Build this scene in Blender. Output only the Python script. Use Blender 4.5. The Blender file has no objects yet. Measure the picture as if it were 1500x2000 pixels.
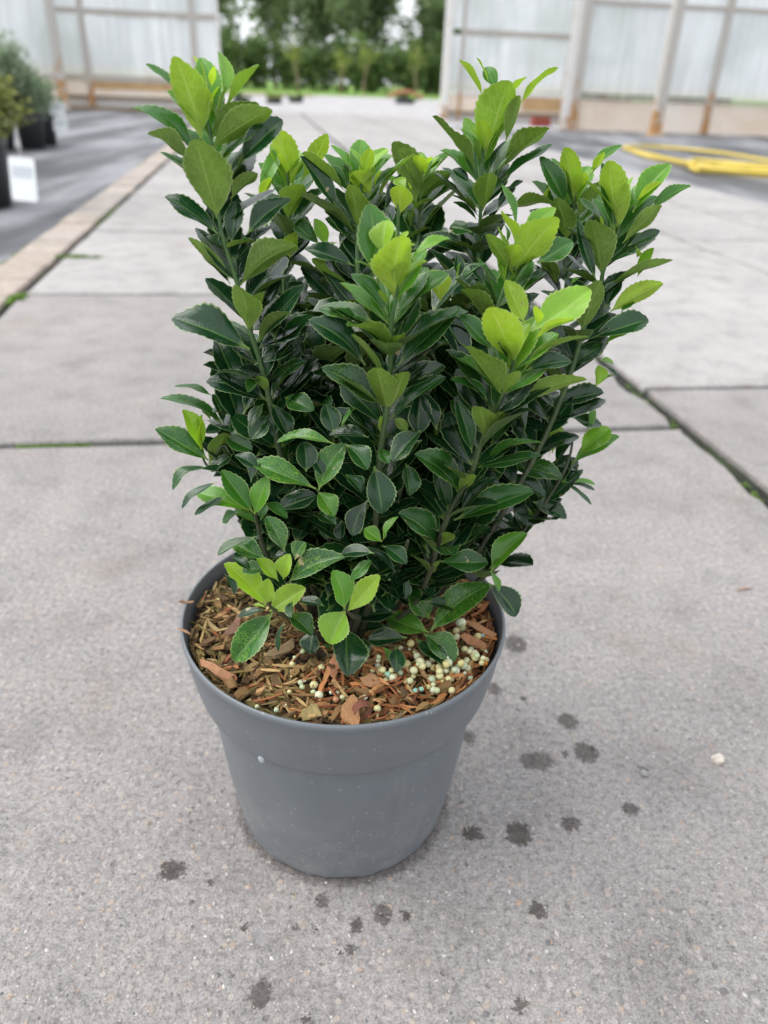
import bpy, bmesh, math, random
from math import sin, cos, pi, radians, hypot, sqrt
from mathutils import Vector, Matrix, noise
random.seed(7)
S = bpy.context.scene
COL = S.collection

# ------------------------------------------------------------------ camera
CAM_H, FPX, PITCH, ROLL, YAW = 0.563, 1460.5, radians(29.777), radians(2.292), radians(-9.437)
FW = Vector((0, cos(PITCH), -sin(PITCH)))
_rt = Vector((1, 0, 0)); _up = _rt.cross(FW)
RT = cos(ROLL) * _rt + sin(ROLL) * _up
UP = -sin(ROLL) * _rt + cos(ROLL) * _up
CAM = Vector((0, 0, CAM_H))
cd = bpy.data.cameras.new('camera'); cam = bpy.data.objects.new('camera', cd); COL.objects.link(cam)
m = Matrix((RT, UP, -FW)).transposed().to_4x4(); m.translation = CAM
cam.matrix_world = m
cd.sensor_fit = 'VERTICAL'; cd.sensor_height = 36.0; cd.sensor_width = 27.0
cd.lens = FPX / 2000 * 36
cd.clip_start = 0.01; cd.clip_end = 600
cd.dof.use_dof = True; cd.dof.focus_distance = 0.475; cd.dof.aperture_fstop = cd.lens / 4.6
cd.dof.aperture_blades = 0
S.camera = cam

# ------------------------------------------------------------------ sky and sun (bright overcast)
SUN_EL, SUN_AZ = radians(52), radians(-92)      # azimuth from +Y towards +X
w = bpy.data.worlds.new('World'); S.world = w; w.use_nodes = True
nt = w.node_tree; nt.nodes.clear()
sky = nt.nodes.new('ShaderNodeTexSky'); sky.sky_type = 'NISHITA'; sky.sun_disc = False
sky.sun_elevation = SUN_EL; sky.sun_rotation = SUN_AZ
sky.air_density = 1.0; sky.dust_density = 4.0; sky.ozone_density = 1.0
hs = nt.nodes.new('ShaderNodeHueSaturation'); hs.inputs['Saturation'].default_value = 0.22
mx = nt.nodes.new('ShaderNodeMix'); mx.data_type = 'RGBA'; mx.inputs[0].default_value = 0.6
mx.inputs[7].default_value = (8.6, 8.9, 9.4, 1)      # even cloud cover
bg = nt.nodes.new('ShaderNodeBackground'); bg.inputs['Strength'].default_value = 0.11
wo = nt.nodes.new('ShaderNodeOutputWorld')
nt.links.new(sky.outputs[0], hs.inputs['Color']); nt.links.new(hs.outputs[0], mx.inputs[6])
nt.links.new(mx.outputs[2], bg.inputs[0]); nt.links.new(bg.outputs[0], wo.inputs[0])
sd = bpy.data.lights.new('sun', 'SUN'); sd.energy = 1.2; sd.angle = radians(50); sd.color = (1, .97, .92)
sun = bpy.data.objects.new('sun', sd); COL.objects.link(sun)
dirv = Vector((sin(SUN_AZ) * cos(SUN_EL), cos(SUN_AZ) * cos(SUN_EL), sin(SUN_EL)))
sun.rotation_euler = dirv.to_track_quat('Z', 'Y').to_euler()
S.view_settings.view_transform = 'Standard'; S.view_settings.look = 'None'
S.view_settings.exposure = 0.90; S.view_settings.gamma = 1; S.view_settings.use_curve_mapping = False
S.cycles.max_bounces = 10; S.cycles.transparent_max_bounces = 12
S.cycles.use_denoising = True
S.cycles.sample_clamp_indirect = 8

# ------------------------------------------------------------------ coordinates
CY, SY = cos(YAW), sin(YAW)
def G(u, v, z=0.0):                 # paving grid (u across, v away) -> world
    return Vector((u * CY + v * SY, -u * SY + v * CY, z))
def ray(x, y):
    return FW + RT * ((x - 750) / FPX) - UP * ((y - 1000) / FPX)
def at_y(x, y, Y):                  # point seen at photo pixel x, y in the world plane y = Y
    d = ray(x, y); return CAM + d * (Y / d.y)
def at_z(x, y, z=0.0):
    d = ray(x, y); return CAM + d * ((z - CAM_H) / d.z)
def at_v(x, y, v):                  # on the plane v = const -> (u, z)
    d = ray(x, y); dv = d.x * SY + d.y * CY
    p = CAM + d * (v / dv)
    return p.x * CY - p.y * SY, p.z
def grid_uv(p):
    return p.x * CY - p.y * SY, p.x * SY + p.y * CY

# ------------------------------------------------------------------ helpers
class MB:
    def __init__(s): s.v = []; s.f = []; s.c = []; s.uv = []
    def add(s, vs, fs, col=None):
        n = len(s.v); s.v += [tuple(p) for p in vs]; s.f += [tuple(i + n for i in f) for f in fs]
        s.c += [col or (1, 1, 1, 1)] * len(vs)
    def box(s, x0, x1, y0, y1, z0, z1, col=None):
        s.add([(x, y, z) for z in (z0, z1) for y in (y0, y1) for x in (x0, x1)],
              [(0, 2, 3, 1), (4, 5, 7, 6), (0, 1, 5, 4), (2, 6, 7, 3), (0, 4, 6, 2), (1, 3, 7, 5)], col)
    def tube(s, pts, rads, n=8, col=None, caps=True):
        pts = [Vector(p) for p in pts]; vs = []; fs = []
        side = None
        for i, p in enumerate(pts):
            d = (pts[min(i + 1, len(pts) - 1)] - pts[max(i - 1, 0)]).normalized()
            if side is None:
                side = d.cross(Vector((0.31, 0.87, 0.39))).normalized()
            side = (side - d * side.dot(d)).normalized(); b = d.cross(side)
            r = rads[i] if hasattr(rads, '__len__') else rads
            for k in range(n):
                a = 2 * pi * k / n; vs.append(p + side * (r * cos(a)) + b * (r * sin(a)))
        for i in range(len(pts) - 1):
            for k in range(n):
                k2 = (k + 1) % n
                fs.append((i * n + k, i * n + k2, (i + 1) * n + k2, (i + 1) * n + k))
        if caps:
            fs.append(tuple(range(n - 1, -1, -1))); fs.append(tuple(range((len(pts) - 1) * n, len(pts) * n)))
        s.add(vs, fs, col)
    def lathe(s, prof, n=64, center=(0, 0), col=None):
        vs = [(center[0] + r * cos(2 * pi * k / n), center[1] + r * sin(2 * pi * k / n), z) for r, z in prof for k in range(n)]
        fs = []
        for i in range(len(prof) - 1):
            for k in range(n):
                k2 = (k + 1) % n; fs.append((i * n + k, i * n + k2, (i + 1) * n + k2, (i + 1) * n + k))
        s.add(vs, fs, col)
    def build(s, name, mat, parent=None, smooth=False, attr=None, loc=None, rz=None):
        me = bpy.data.meshes.new(name); me.from_pydata(s.v, [], s.f)
        if attr:
            a = me.color_attributes.new(attr, 'FLOAT_COLOR', 'POINT')
            a.data.foreach_set('color', [x for c in s.c for x in c])
        if s.uv:
            ul = me.uv_layers.new(name='UVMap'); buf = []
            for l in me.loops: buf += s.uv[l.vertex_index]
            ul.data.foreach_set('uv', buf)
        if smooth: me.polygons.foreach_set('use_smooth', [True] * len(me.polygons))
        if mat: me.materials.append(mat)
        o = bpy.data.objects.new(name, me); COL.objects.link(o)
        if parent: o.parent = parent
        if loc is not None: o.location = loc
        if rz is not None: o.rotation_euler.z = rz
        return o
def tag(o, label=None, cat=None, group=None, kind=None):
    if label: o['label'] = label
    if cat: o['category'] = cat
    if group: o['group'] = group
    if kind: o['kind'] = kind
    return o
def empty(name, loc=(0, 0, 0), rz=0):
    o = bpy.data.objects.new(name, None); COL.objects.link(o)
    o.location = loc; o.rotation_euler.z = rz; o.empty_display_size = .05
    return o
def copy_tree(o, parent=None):
    c = o.copy(); COL.objects.link(c)
    if parent: c.parent = parent
    for ch in list(o.children): copy_tree(ch, c)
    return c

# ------------------------------------------------------------------ material helpers
class NT:
    def __init__(s, name):
        s.m = bpy.data.materials.new(name); s.m.use_nodes = True
        s.t = s.m.node_tree; s.t.nodes.clear()
        s.out = s.t.nodes.new('ShaderNodeOutputMaterial')
    def n(s, typ, **kw):
        nd = s.t.nodes.new(typ)
        for k, v in kw.items():
            if k.startswith('i_'):
                key = k[2:]; nd.inputs[int(key) if key.isdigit() else key.replace('_', ' ')].default_value = v
            else: setattr(nd, k, v)
        return nd
    def l(s, a, b): s.t.links.new(a, b)
    def setin(s, sock, val):
        if hasattr(val, 'links') or hasattr(val, 'is_linked'): s.l(val, sock)
        else: sock.default_value = val
    def math(s, op, a, b=0.0, c=0.0, clamp=False):
        nd = s.n('ShaderNodeMath', operation=op, use_clamp=clamp)
        for i, v in enumerate((a, b, c)): s.setin(nd.inputs[i], v)
        return nd.outputs[0]
    def mix(s, f, a, b, blend='MIX'):
        nd = s.n('ShaderNodeMix', data_type='RGBA', blend_type=blend)
        s.setin(nd.inputs[0], f)
        for i, v in ((6, a), (7, b)):
            if isinstance(v, tuple) and len(v) == 3: v = v + (1,)
            s.setin(nd.inputs[i], v)
        return nd.outputs[2]
    def ramp(s, f, stops, interp='LINEAR'):
        nd = s.n('ShaderNodeValToRGB'); cr = nd.color_ramp; cr.interpolation = interp
        while len(cr.elements) < len(stops): cr.elements.new(.5)
        for e, (p, c) in zip(cr.elements, stops):
            e.position = p; e.color = (c if len(c) == 4 else c + (1,)) if isinstance(c, tuple) else (c, c, c, 1)
        s.setin(nd.inputs[0], f); return nd.outputs[0]
    def smooth(s, x, a, b, lo=0.0, hi=1.0):
        nd = s.n('ShaderNodeMapRange', interpolation_type='SMOOTHSTEP')
        s.setin(nd.inputs[0], x)
        for i, v in ((1, a), (2, b), (3, lo), (4, hi)): nd.inputs[i].default_value = v
        return nd.outputs[0]
    def noise(s, vec, scale, detail=4, rough=.5, dist=0.0, out=0):
        nd = s.n('ShaderNodeTexNoise'); nd.inputs['Scale'].default_value = scale
        nd.inputs['Detail'].default_value = detail; nd.inputs['Roughness'].default_value = rough
        nd.inputs['Distortion'].default_value = dist
        if vec is not None: s.l(vec, nd.inputs['Vector'])
        return nd.outputs[out]
    def voro(s, vec, scale, feature='F1', out='Distance', rnd=1.0):
        nd = s.n('ShaderNodeTexVoronoi', feature=feature); nd.inputs['Scale'].default_value = scale
        nd.inputs['Randomness'].default_value = rnd
        if vec is not None: s.l(vec, nd.inputs['Vector'])
        return nd.outputs[out]
    def bump(s, h, strength=.3, dist=.002, normal=None):
        nd = s.n('ShaderNodeBump'); nd.inputs['Strength'].default_value = strength; nd.inputs['Distance'].default_value = dist
        s.l(h, nd.inputs['Height'])
        if normal is not None: s.l(normal, nd.inputs['Normal'])
        return nd.outputs[0]
    def bsdf(s, color, rough=.6, normal=None, spec=.5, final=True, **kw):
        b = s.n('ShaderNodeBsdfPrincipled')
        if isinstance(color, tuple) and len(color) == 3: color = color + (1,)
        s.setin(b.inputs['Base Color'], color); s.setin(b.inputs['Roughness'], rough)
        s.setin(b.inputs['Specular IOR Level'], spec)
        if normal is not None: s.l(normal, b.inputs['Normal'])
        for k, v in kw.items(): s.setin(b.inputs[k.replace('_', ' ')], v)
        if final: s.l(b.outputs[0], s.out.inputs[0])
        return b.outputs[0]
    def geo(s, o='Position'): return s.n('ShaderNodeNewGeometry').outputs[o]
    def obj(s, o='Object'): return s.n('ShaderNodeTexCoord').outputs[o]
    def attr(s, name, o='Color', typ='GEOMETRY'):
        return s.n('ShaderNodeAttribute', attribute_name=name, attribute_type=typ).outputs[o]
    def rnd(s): return s.n('ShaderNodeObjectInfo').outputs['Random']
def simple(name, col, rough=.6, var=.15, scale=20, bump=0.0, metallic=0.0, spec=.5):
    t = NT(name); p = t.obj()
    n = t.noise(p, scale, 5, .6)
    c = t.mix(1.0, col, t.ramp(n, [(.25, 1 - var), (.75, 1 + var)]), 'MULTIPLY')
    nm = t.bump(n, bump, .01) if bump else None
    t.bsdf(c, rough, nm, spec, Metallic=metallic)
    return t.m

# ------------------------------------------------------------------ materials
# concrete slabs with wet drips near the pot
STAINS = [(1048,1486,36,18),(1145,1470,24,20),(1108,1408,21,16),(1008,1258,22,16),(965,1345,15,11),(915,1439,14,13),
 (923,1628,21,14),(1013,1628,25,25),(1115,1610,19,15),(1232,1580,17,12),(337,1700,27,21),(630,1760,15,15),(748,1785,20,20),
 (793,1788,10,9),(697,1806,13,15),(684,1855,11,12),(663,1857,6,5),(577,1812,8,8),(614,1812,6,5),(1050,1777,18,17),
 (510,1943,26,30),(1016,1963,16,16),(598,1990,11,10),(1105,1472,7,6),(1022,1365,6,5),(1010,1385,5,4),(478,1812,9,8),(412,1722,8,8),(1257,1505,8,9)]
def concrete(name, wet=False, tint=(.43, .412, .405)):  # wet: adds the wet drips and the pot's painted contact shade
    t = NT(name); P = t.geo('Position')
    big = t.noise(P, 1.3, 5, .6); mid = t.noise(P, 11, 6, .65); fine = t.noise(P, 160, 4, .7); grain = t.noise(P, 480, 3, .7)
    c = t.mix(1.0, tint, t.ramp(big, [(.3, .80), (.7, 1.14)]), 'MULTIPLY')
    c = t.mix(1.0, c, t.ramp(mid, [(.28, (.76, .75, .75)), (.5, (1, 1, 1)), (.72, (1.12, 1.10, 1.08))]), 'MULTIPLY')
    c = t.mix(1.0, c, t.ramp(fine, [(.3, .60), (.5, 1.0), (.72, 1.28)]), 'MULTIPLY')
    c = t.mix(1.0, c, t.ramp(grain, [(.3, .62), (.5, 1.0), (.7, 1.32)]), 'MULTIPLY')
    # aggregate showing at the worn surface
    vc = t.voro(P, 170, out='Color'); vd = t.voro(P, 170)
    sep = t.n('ShaderNodeSeparateColor'); t.l(vc, sep.inputs[0])
    stone = t.math('MULTIPLY', t.smooth(sep.outputs[0], .72, .76), t.smooth(vd, .48, .34))
    scol = t.ramp(sep.outputs[1], [(0, (.20, .18, .17)), (.35, (.42, .37, .33)), (.6, (.52, .49, .46)), (.85, (.50, .36, .25)), (1, (.30, .31, .34))])
    c = t.mix(t.math('MULTIPLY', stone, .42), c, scol)
    vc2 = t.voro(P, 62, out='Color'); vd2 = t.voro(P, 62)
    sep2 = t.n('ShaderNodeSeparateColor'); t.l(vc2, sep2.inputs[0])
    st2 = t.math('MULTIPLY', t.smooth(sep2.outputs[0], .86, .88), t.smooth(vd2, .34, .24))
    c = t.mix(t.math('MULTIPLY', st2, .42), c, t.ramp(sep2.outputs[2], [(0, (.30, .24, .2)), (.4, (.55, .50, .45)), (.7, (.48, .36, .27)), (1, (.22, .22, .23))]))
    brn = t.smooth(t.noise(P, 4.5, 5, .65), .54, .70)
    c = t.mix(t.math('MULTIPLY', brn, .38), c, (.22, .185, .16))
    # old dark blotches
    bl = t.smooth(t.noise(P, 17, 3, .55), .66, .74)
    c = t.mix(t.math('MULTIPLY', bl, .35), c, (.19, .18, .175))
    pit = t.smooth(t.math('ADD', t.voro(P, 75), t.math('MULTIPLY', fine, .25)), .30, .18)
    pitm = t.math('MULTIPLY', pit, t.smooth(t.noise(P, 14, 3), .46, .58))
    c = t.mix(t.math('MULTIPLY', pitm, .5), c, (.13, .12, .115))
    rough = .78
    h = t.math('ADD', t.math('MULTIPLY', fine, .6), t.math('MULTIPLY', grain, .5))
    h = t.math('ADD', h, t.math('MULTIPLY', stone, .25))
    h = t.math('SUBTRACT', h, t.math('MULTIPLY', pitm, .8))
    if wet:
        nz = t.n('ShaderNodeVectorMath', operation='MULTIPLY_ADD')
        t.l(t.noise(P, 230, 3, .75, out=1), nz.inputs[0]); nz.inputs[1].default_value = (.020, .020, 0); 
        off = t.n('ShaderNodeVectorMath', operation='SUBTRACT'); t.l(P, off.inputs[0]); off.inputs[1].default_value = (.010, .010, 0)
        t.l(off.outputs[0], nz.inputs[2])
        acc = None
        for x, y, rx, ry in STAINS:
            p = at_z(x, y); q = at_z(x + rx, y); r_ = at_z(x, y - ry)
            a = t.n('ShaderNodeVectorMath', operation='SUBTRACT'); t.l(nz.outputs[0], a.inputs[0]); a.inputs[1].default_value = p
            b = t.n('ShaderNodeVectorMath', operation='MULTIPLY'); t.l(a.outputs[0], b.inputs[0])
            b.inputs[1].default_value = (1 / (q - p).length, 1 / (r_ - p).length, 0)
            ln = t.n('ShaderNodeVectorMath', operation='LENGTH'); t.l(b.outputs[0], ln.inputs[0])
            k_ = t.math('MULTIPLY', t.smooth(ln.outputs['Value'], 1.12, .78),   .8 + .2 * ((x * 37 + y * 11) % 10) / 9)
            acc = k_ if acc is None else t.math('MAXIMUM', acc, k_)
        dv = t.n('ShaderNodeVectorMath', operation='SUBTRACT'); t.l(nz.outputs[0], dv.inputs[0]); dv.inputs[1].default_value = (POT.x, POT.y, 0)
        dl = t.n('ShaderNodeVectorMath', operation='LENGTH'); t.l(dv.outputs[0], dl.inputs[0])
        contact_shade = t.math('MULTIPLY', t.smooth(dl.outputs['Value'], .1005, .0935), .62)  # contact shade of the pot, painted onto the slab as a dark ring
        wet_shade = t.math('MAXIMUM', acc, contact_shade)  # wet drips plus the painted contact shade
        c = t.mix(wet_shade, c, t.mix(1.0, c, (.30, .28, .27), 'MULTIPLY'))
        rough = t.math('SUBTRACT', .78, t.math('MULTIPLY', wet_shade, .22))
    t.bsdf(c, rough, t.bump(h, .8, .0022), .25)
    return t.m
POT = Vector((-.0276, .4699, 0))
M = {}
M['slab_wet_shaded'] = concrete('concrete_near', True, (.300, .282, .274))  # slab's own duller tone plus shade near the camera, painted into the tint
M['slab'] = concrete('concrete_far', tint=(.385, .370, .364))
M['yard'] = concrete('yard_concrete', tint=(.44, .43, .44))
def mk_joint():
    t = NT('joint_soil'); P = t.geo()
    n = t.noise(P, 40, 5, .7); g = t.smooth(t.noise(P, 6, 3), .5, .68)
    c = t.ramp(n, [(.3, (.018, .019, .016)), (.7, (.055, .056, .048))])
    c = t.mix(t.math('MULTIPLY', g, .45), c, (.06, .09, .03))
    t.bsdf(c, .95, t.bump(n, .6, .01), .08); return t.m
M['joint'] = mk_joint()
def mk_cloth():
    t = NT('ground_cloth_weave'); P = t.geo()
    mp = t.n('ShaderNodeMapping'); t.l(P, mp.inputs[0]); mp.inputs['Rotation'].default_value = (0, 0, YAW * 1.0); mp.inputs['Scale'].default_value = (2.6, .42, 1)
    n = t.noise(mp.outputs[0], 1.0, 4, .55); n2 = t.noise(P, 25, 5, .6)
    f = t.smooth(n, .42, .60)
    c = t.mix(f, (.07, .072, .08), (.25, .25, .27))
    c = t.mix(1.0, c, t.ramp(n2, [(.3, .85), (.7, 1.15)]), 'MULTIPLY')
    wv = t.n('ShaderNodeTexWave', wave_type='BANDS'); wv.inputs['Scale'].default_value = 130; t.l(P, wv.inputs[0])
    t.bsdf(c, .55, t.bump(wv.outputs[1], .2, .002)); return t.m
M['cloth'] = mk_cloth()
def mk_kerb():
    t = NT('kerb_brick'); P = t.geo(); r = t.rnd()
    n = t.noise(P, 30, 5, .6); n2 = t.noise(P, 5, 3)
    c = t.ramp(r, [(0, (.36, .30, .255)), (.5, (.42, .355, .31)), (1, (.33, .30, .27))])
    c = t.mix(1.0, c, t.ramp(n, [(.3, .8), (.7, 1.15)]), 'MULTIPLY')
    c = t.mix(t.math('MULTIPLY', t.smooth(n2, .55, .7), .35), c, (.16, .16, .11))
    t.bsdf(c, .85, t.bump(n, .4, .004)); return t.m
M['kerb'] = mk_kerb()
M['moss'] = simple('moss_green', (.12, .22, .03), .9, .4, 60)
M['grass'] = simple('verge_grass', (.16, .30, .035), .9, .3, 1.5)
M['soil'] = simple('bare_soil', (.26, .20, .14), .95, .2, 3)
def mk_panel():
    t = NT('twin_wall_sheet'); P = t.obj()
    mp = t.n('ShaderNodeMapping'); t.l(P, mp.inputs[0]); mp.inputs['Scale'].default_value = (8, 1, .35)
    st = t.noise(mp.outputs[0], 1.6, 4, .6); blot = t.noise(P, .8, 3, .5)
    z = t.n('ShaderNodeSeparateXYZ'); t.l(P, z.inputs[0])
    algae = t.smooth(z.outputs[2], .75, .45)
    c = t.mix(1.0, (.93, .945, .95), t.ramp(st, [(.3, .80), (.7, 1.05)]), 'MULTIPLY')
    c = t.mix(t.math('MULTIPLY', t.smooth(blot, .45, .68), .5), c, (.62, .66, .64))
    c = t.mix(t.math('MULTIPLY', algae, .5), c, (.80, .74, .58))
    b = t.bsdf(c, .25, None, .5, final=False)
    tr = t.n('ShaderNodeBsdfTranslucent'); t.l(c, tr.inputs[0])
    gl = t.n('ShaderNodeBsdfTransparent'); gl.inputs[0].default_value = (.86, .9, .9, 1)
    m1 = t.n('ShaderNodeMixShader'); m1.inputs[0].default_value = .55; t.l(b, m1.inputs[1]); t.l(tr.outputs[0], m1.inputs[2])
    m2 = t.n('ShaderNodeMixShader'); m2.inputs[0].default_value = .24; t.l(m1.outputs[0], m2.inputs[1]); t.l(gl.outputs[0], m2.inputs[2])
    t.l(m2.outputs[0], t.out.inputs[0]); return t.m
M['panel'] = mk_panel()
def mk_post(name, base, rustz=.5):
    t = NT(name); P = t.geo(); z = t.n('ShaderNodeSeparateXYZ'); t.l(P, z.inputs[0])
    n = t.noise(P, 7, 5, .65); n2 = t.noise(P, 60, 4, .6)
    rz = t.smooth(z.outputs[2], rustz + .5, 0.0)
    f = t.smooth(t.math('ADD', n, t.math('MULTIPLY', rz, .22)), 0.60, .72)
    c = t.mix(1.0, base, t.ramp(n2, [(.3, .85), (.7, 1.1)]), 'MULTIPLY')
    c = t.mix(f, c, t.ramp(n2, [(.3, (.30, .14, .05)), (.7, (.52, .30, .12))]))
    t.bsdf(c, .6, t.bump(n2, .2, .004)); return t.m
M['post'] = mk_post('rusty_steel', (.48, .455, .42))
M['rail'] = mk_post('rusty_rail', (.44, .41, .37), .1)
M['white_post'] = mk_post('white_frame', (.74, .73, .70), 0.0)
def mk_base():
    t = NT('base_board'); P = t.obj()
    n = t.noise(P, 1.2, 5, .6); n2 = t.noise(P, 18, 4, .6)
    c = t.ramp(n, [(.3, (.74, .60, .47)), (.5, (.82, .71, .60)), (.7, (.84, .78, .70))])
    c = t.mix(1.0, c, t.ramp(n2, [(.3, .9), (.7, 1.06)]), 'MULTIPLY')
    t.bsdf(c, .7); return t.m
M['base'] = mk_base()
M['rust_strip'] = simple('rust_strip', (.52, .34, .17), .8, .25, 4)
M['white_strip'] = simple('painted_white', (.70, .69, .67), .6, .06, 6)
M['threshold'] = simple('threshold_brown', (.22, .17, .12), .9, .2, 5)
M['red'] = simple('red_plastic', (.28, .05, .035), .5, .1, 8)
M['hose'] = simple('yellow_hose', (.62, .47, .075), .45, .08, 12)
def mk_pot():
    t = NT('grey_plastic'); P = t.geo(); z = t.n('ShaderNodeSeparateXYZ'); t.l(P, z.inputs[0])
    low = t.smooth(z.outputs[2], .13, .0); n = t.noise(P, 22, 5, .6); sc = t.noise(P, 300, 2, .6)
    c = t.mix(1.0, (.140, .156, .171), t.ramp(n, [(.3, .94), (.7, 1.06)]), 'MULTIPLY')
    vd = t.voro(P, 300); vc = t.voro(P, 300, out='Color'); sp = t.n('ShaderNodeSeparateColor'); t.l(vc, sp.inputs[0])
    thr = t.math('SUBTRACT', .972, t.math('MULTIPLY', low, .20))
    speck = t.math('MULTIPLY', t.math('GREATER_THAN', sp.outputs[0], thr), t.smooth(vd, .36, .2))
    dust = t.math('MULTIPLY', low, t.smooth(t.noise(P, 35, 5, .7), .35, .75))
    c = t.mix(t.math('MULTIPLY', dust, .42), c, (.30, .29, .28))
    mpz = t.n('ShaderNodeMapping'); t.l(P, mpz.inputs[0]); mpz.inputs['Scale'].default_value = (30, 30, 4)
    run = t.math('MULTIPLY', t.smooth(t.noise(mpz.outputs[0], 2.2, 4, .6), .58, .72), .22)
    c = t.mix(run, c, (.24, .25, .255))
    scr = t.math('MULTIPLY', t.smooth(t.noise(P, 75, 6, .75, 1.5), .66, .72), .30)
    c = t.mix(scr, c, (.30, .31, .32))
    edge = t.smooth(z.outputs[2], .006, .001)
    c = t.mix(t.math('MULTIPLY', edge, .6), c, t.ramp(t.noise(P, 90, 4, .7), [(.4, (.07, .065, .06)), (.6, (.36, .34, .32))]))
    c = t.mix(t.math('MULTIPLY', speck, .32), c, (.50, .48, .46))
    spl = t.math('MULTIPLY', t.smooth(t.noise(P, 120, 3, .6), .64, .70), t.math('MULTIPLY', low, .6))
    c = t.mix(spl, c, (.16, .13, .10))
    t.bsdf(c, t.math('ADD', .33, t.math('MULTIPLY', n, .16)), t.bump(sc, .12, .0006), .45); return t.m
M['pot'] = mk_pot()
M['dark_pot'] = simple('black_plastic', (.035, .037, .042), .45, .1, 15)
M['potsoil'] = simple('potting_soil', (.035, .022, .014), .95, .4, 150, .5)
M['bark_mix'] = simple('bark_brown', (.26, .12, .06), .9, .3, 30)
def mk_chip():
    t = NT('wood_chip'); P = t.obj('Generated'); a = t.attr('tint')
    mp = t.n('ShaderNodeMapping'); t.l(P, mp.inputs[0]); mp.inputs['Scale'].default_value = (1.5, 14, 9)
    n = t.noise(mp.outputs[0], 2.0, 5, .65, .6)
    c = t.mix(1.0, a, t.ramp(n, [(.25, .45), (.5, .95), (.75, 1.3)]), 'MULTIPLY')
    t.bsdf(c, .78, t.bump(n, .6, .0006), .35); return t.m
M['chip'] = mk_chip()
def mk_chipbulk():
    t = NT('wood_chip_bulk'); P = t.geo(); a = t.attr('tint')
    n = t.noise(P, 260, 4, .65, .6)
    c = t.mix(1.0, a, t.ramp(n, [(.25, .5), (.5, .95), (.75, 1.25)]), 'MULTIPLY')
    t.bsdf(c, .8, t.bump(n, .6, .0008), .3); return t.m
M['chipbulk'] = mk_chipbulk()
def mk_gran():
    t = NT('fertiliser_coating'); a = t.attr('tint', typ='OBJECT'); P = t.obj()
    n = t.noise(P, 420, 3, .6)
    c = t.mix(1.0, a, t.ramp(n, [(.3, .86), (.7, 1.08)]), 'MULTIPLY')
    b = t.bsdf(c, .42, t.bump(n, .15, .0004), .5, Subsurface_Weight=.15)
    return t.m
M['gran'] = mk_gran()
M['stone'] = simple('pale_stone', (.60, .54, .47), .7, .2, 70)
M['grey_stone'] = simple('grey_stone', (.30, .29, .28), .8, .25, 90)
def mk_grit():
    t = NT('grit_stone'); a = t.attr('tint'); t.bsdf(a, .8, None, .3); return t.m
M['grit'] = mk_grit()
def mk_water():
    t = NT('water_drop'); t.bsdf((.50, .54, .58), .06, None, .7, Transmission_Weight=.35, IOR=1.33); return t.m
M['water'] = mk_water()

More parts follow.
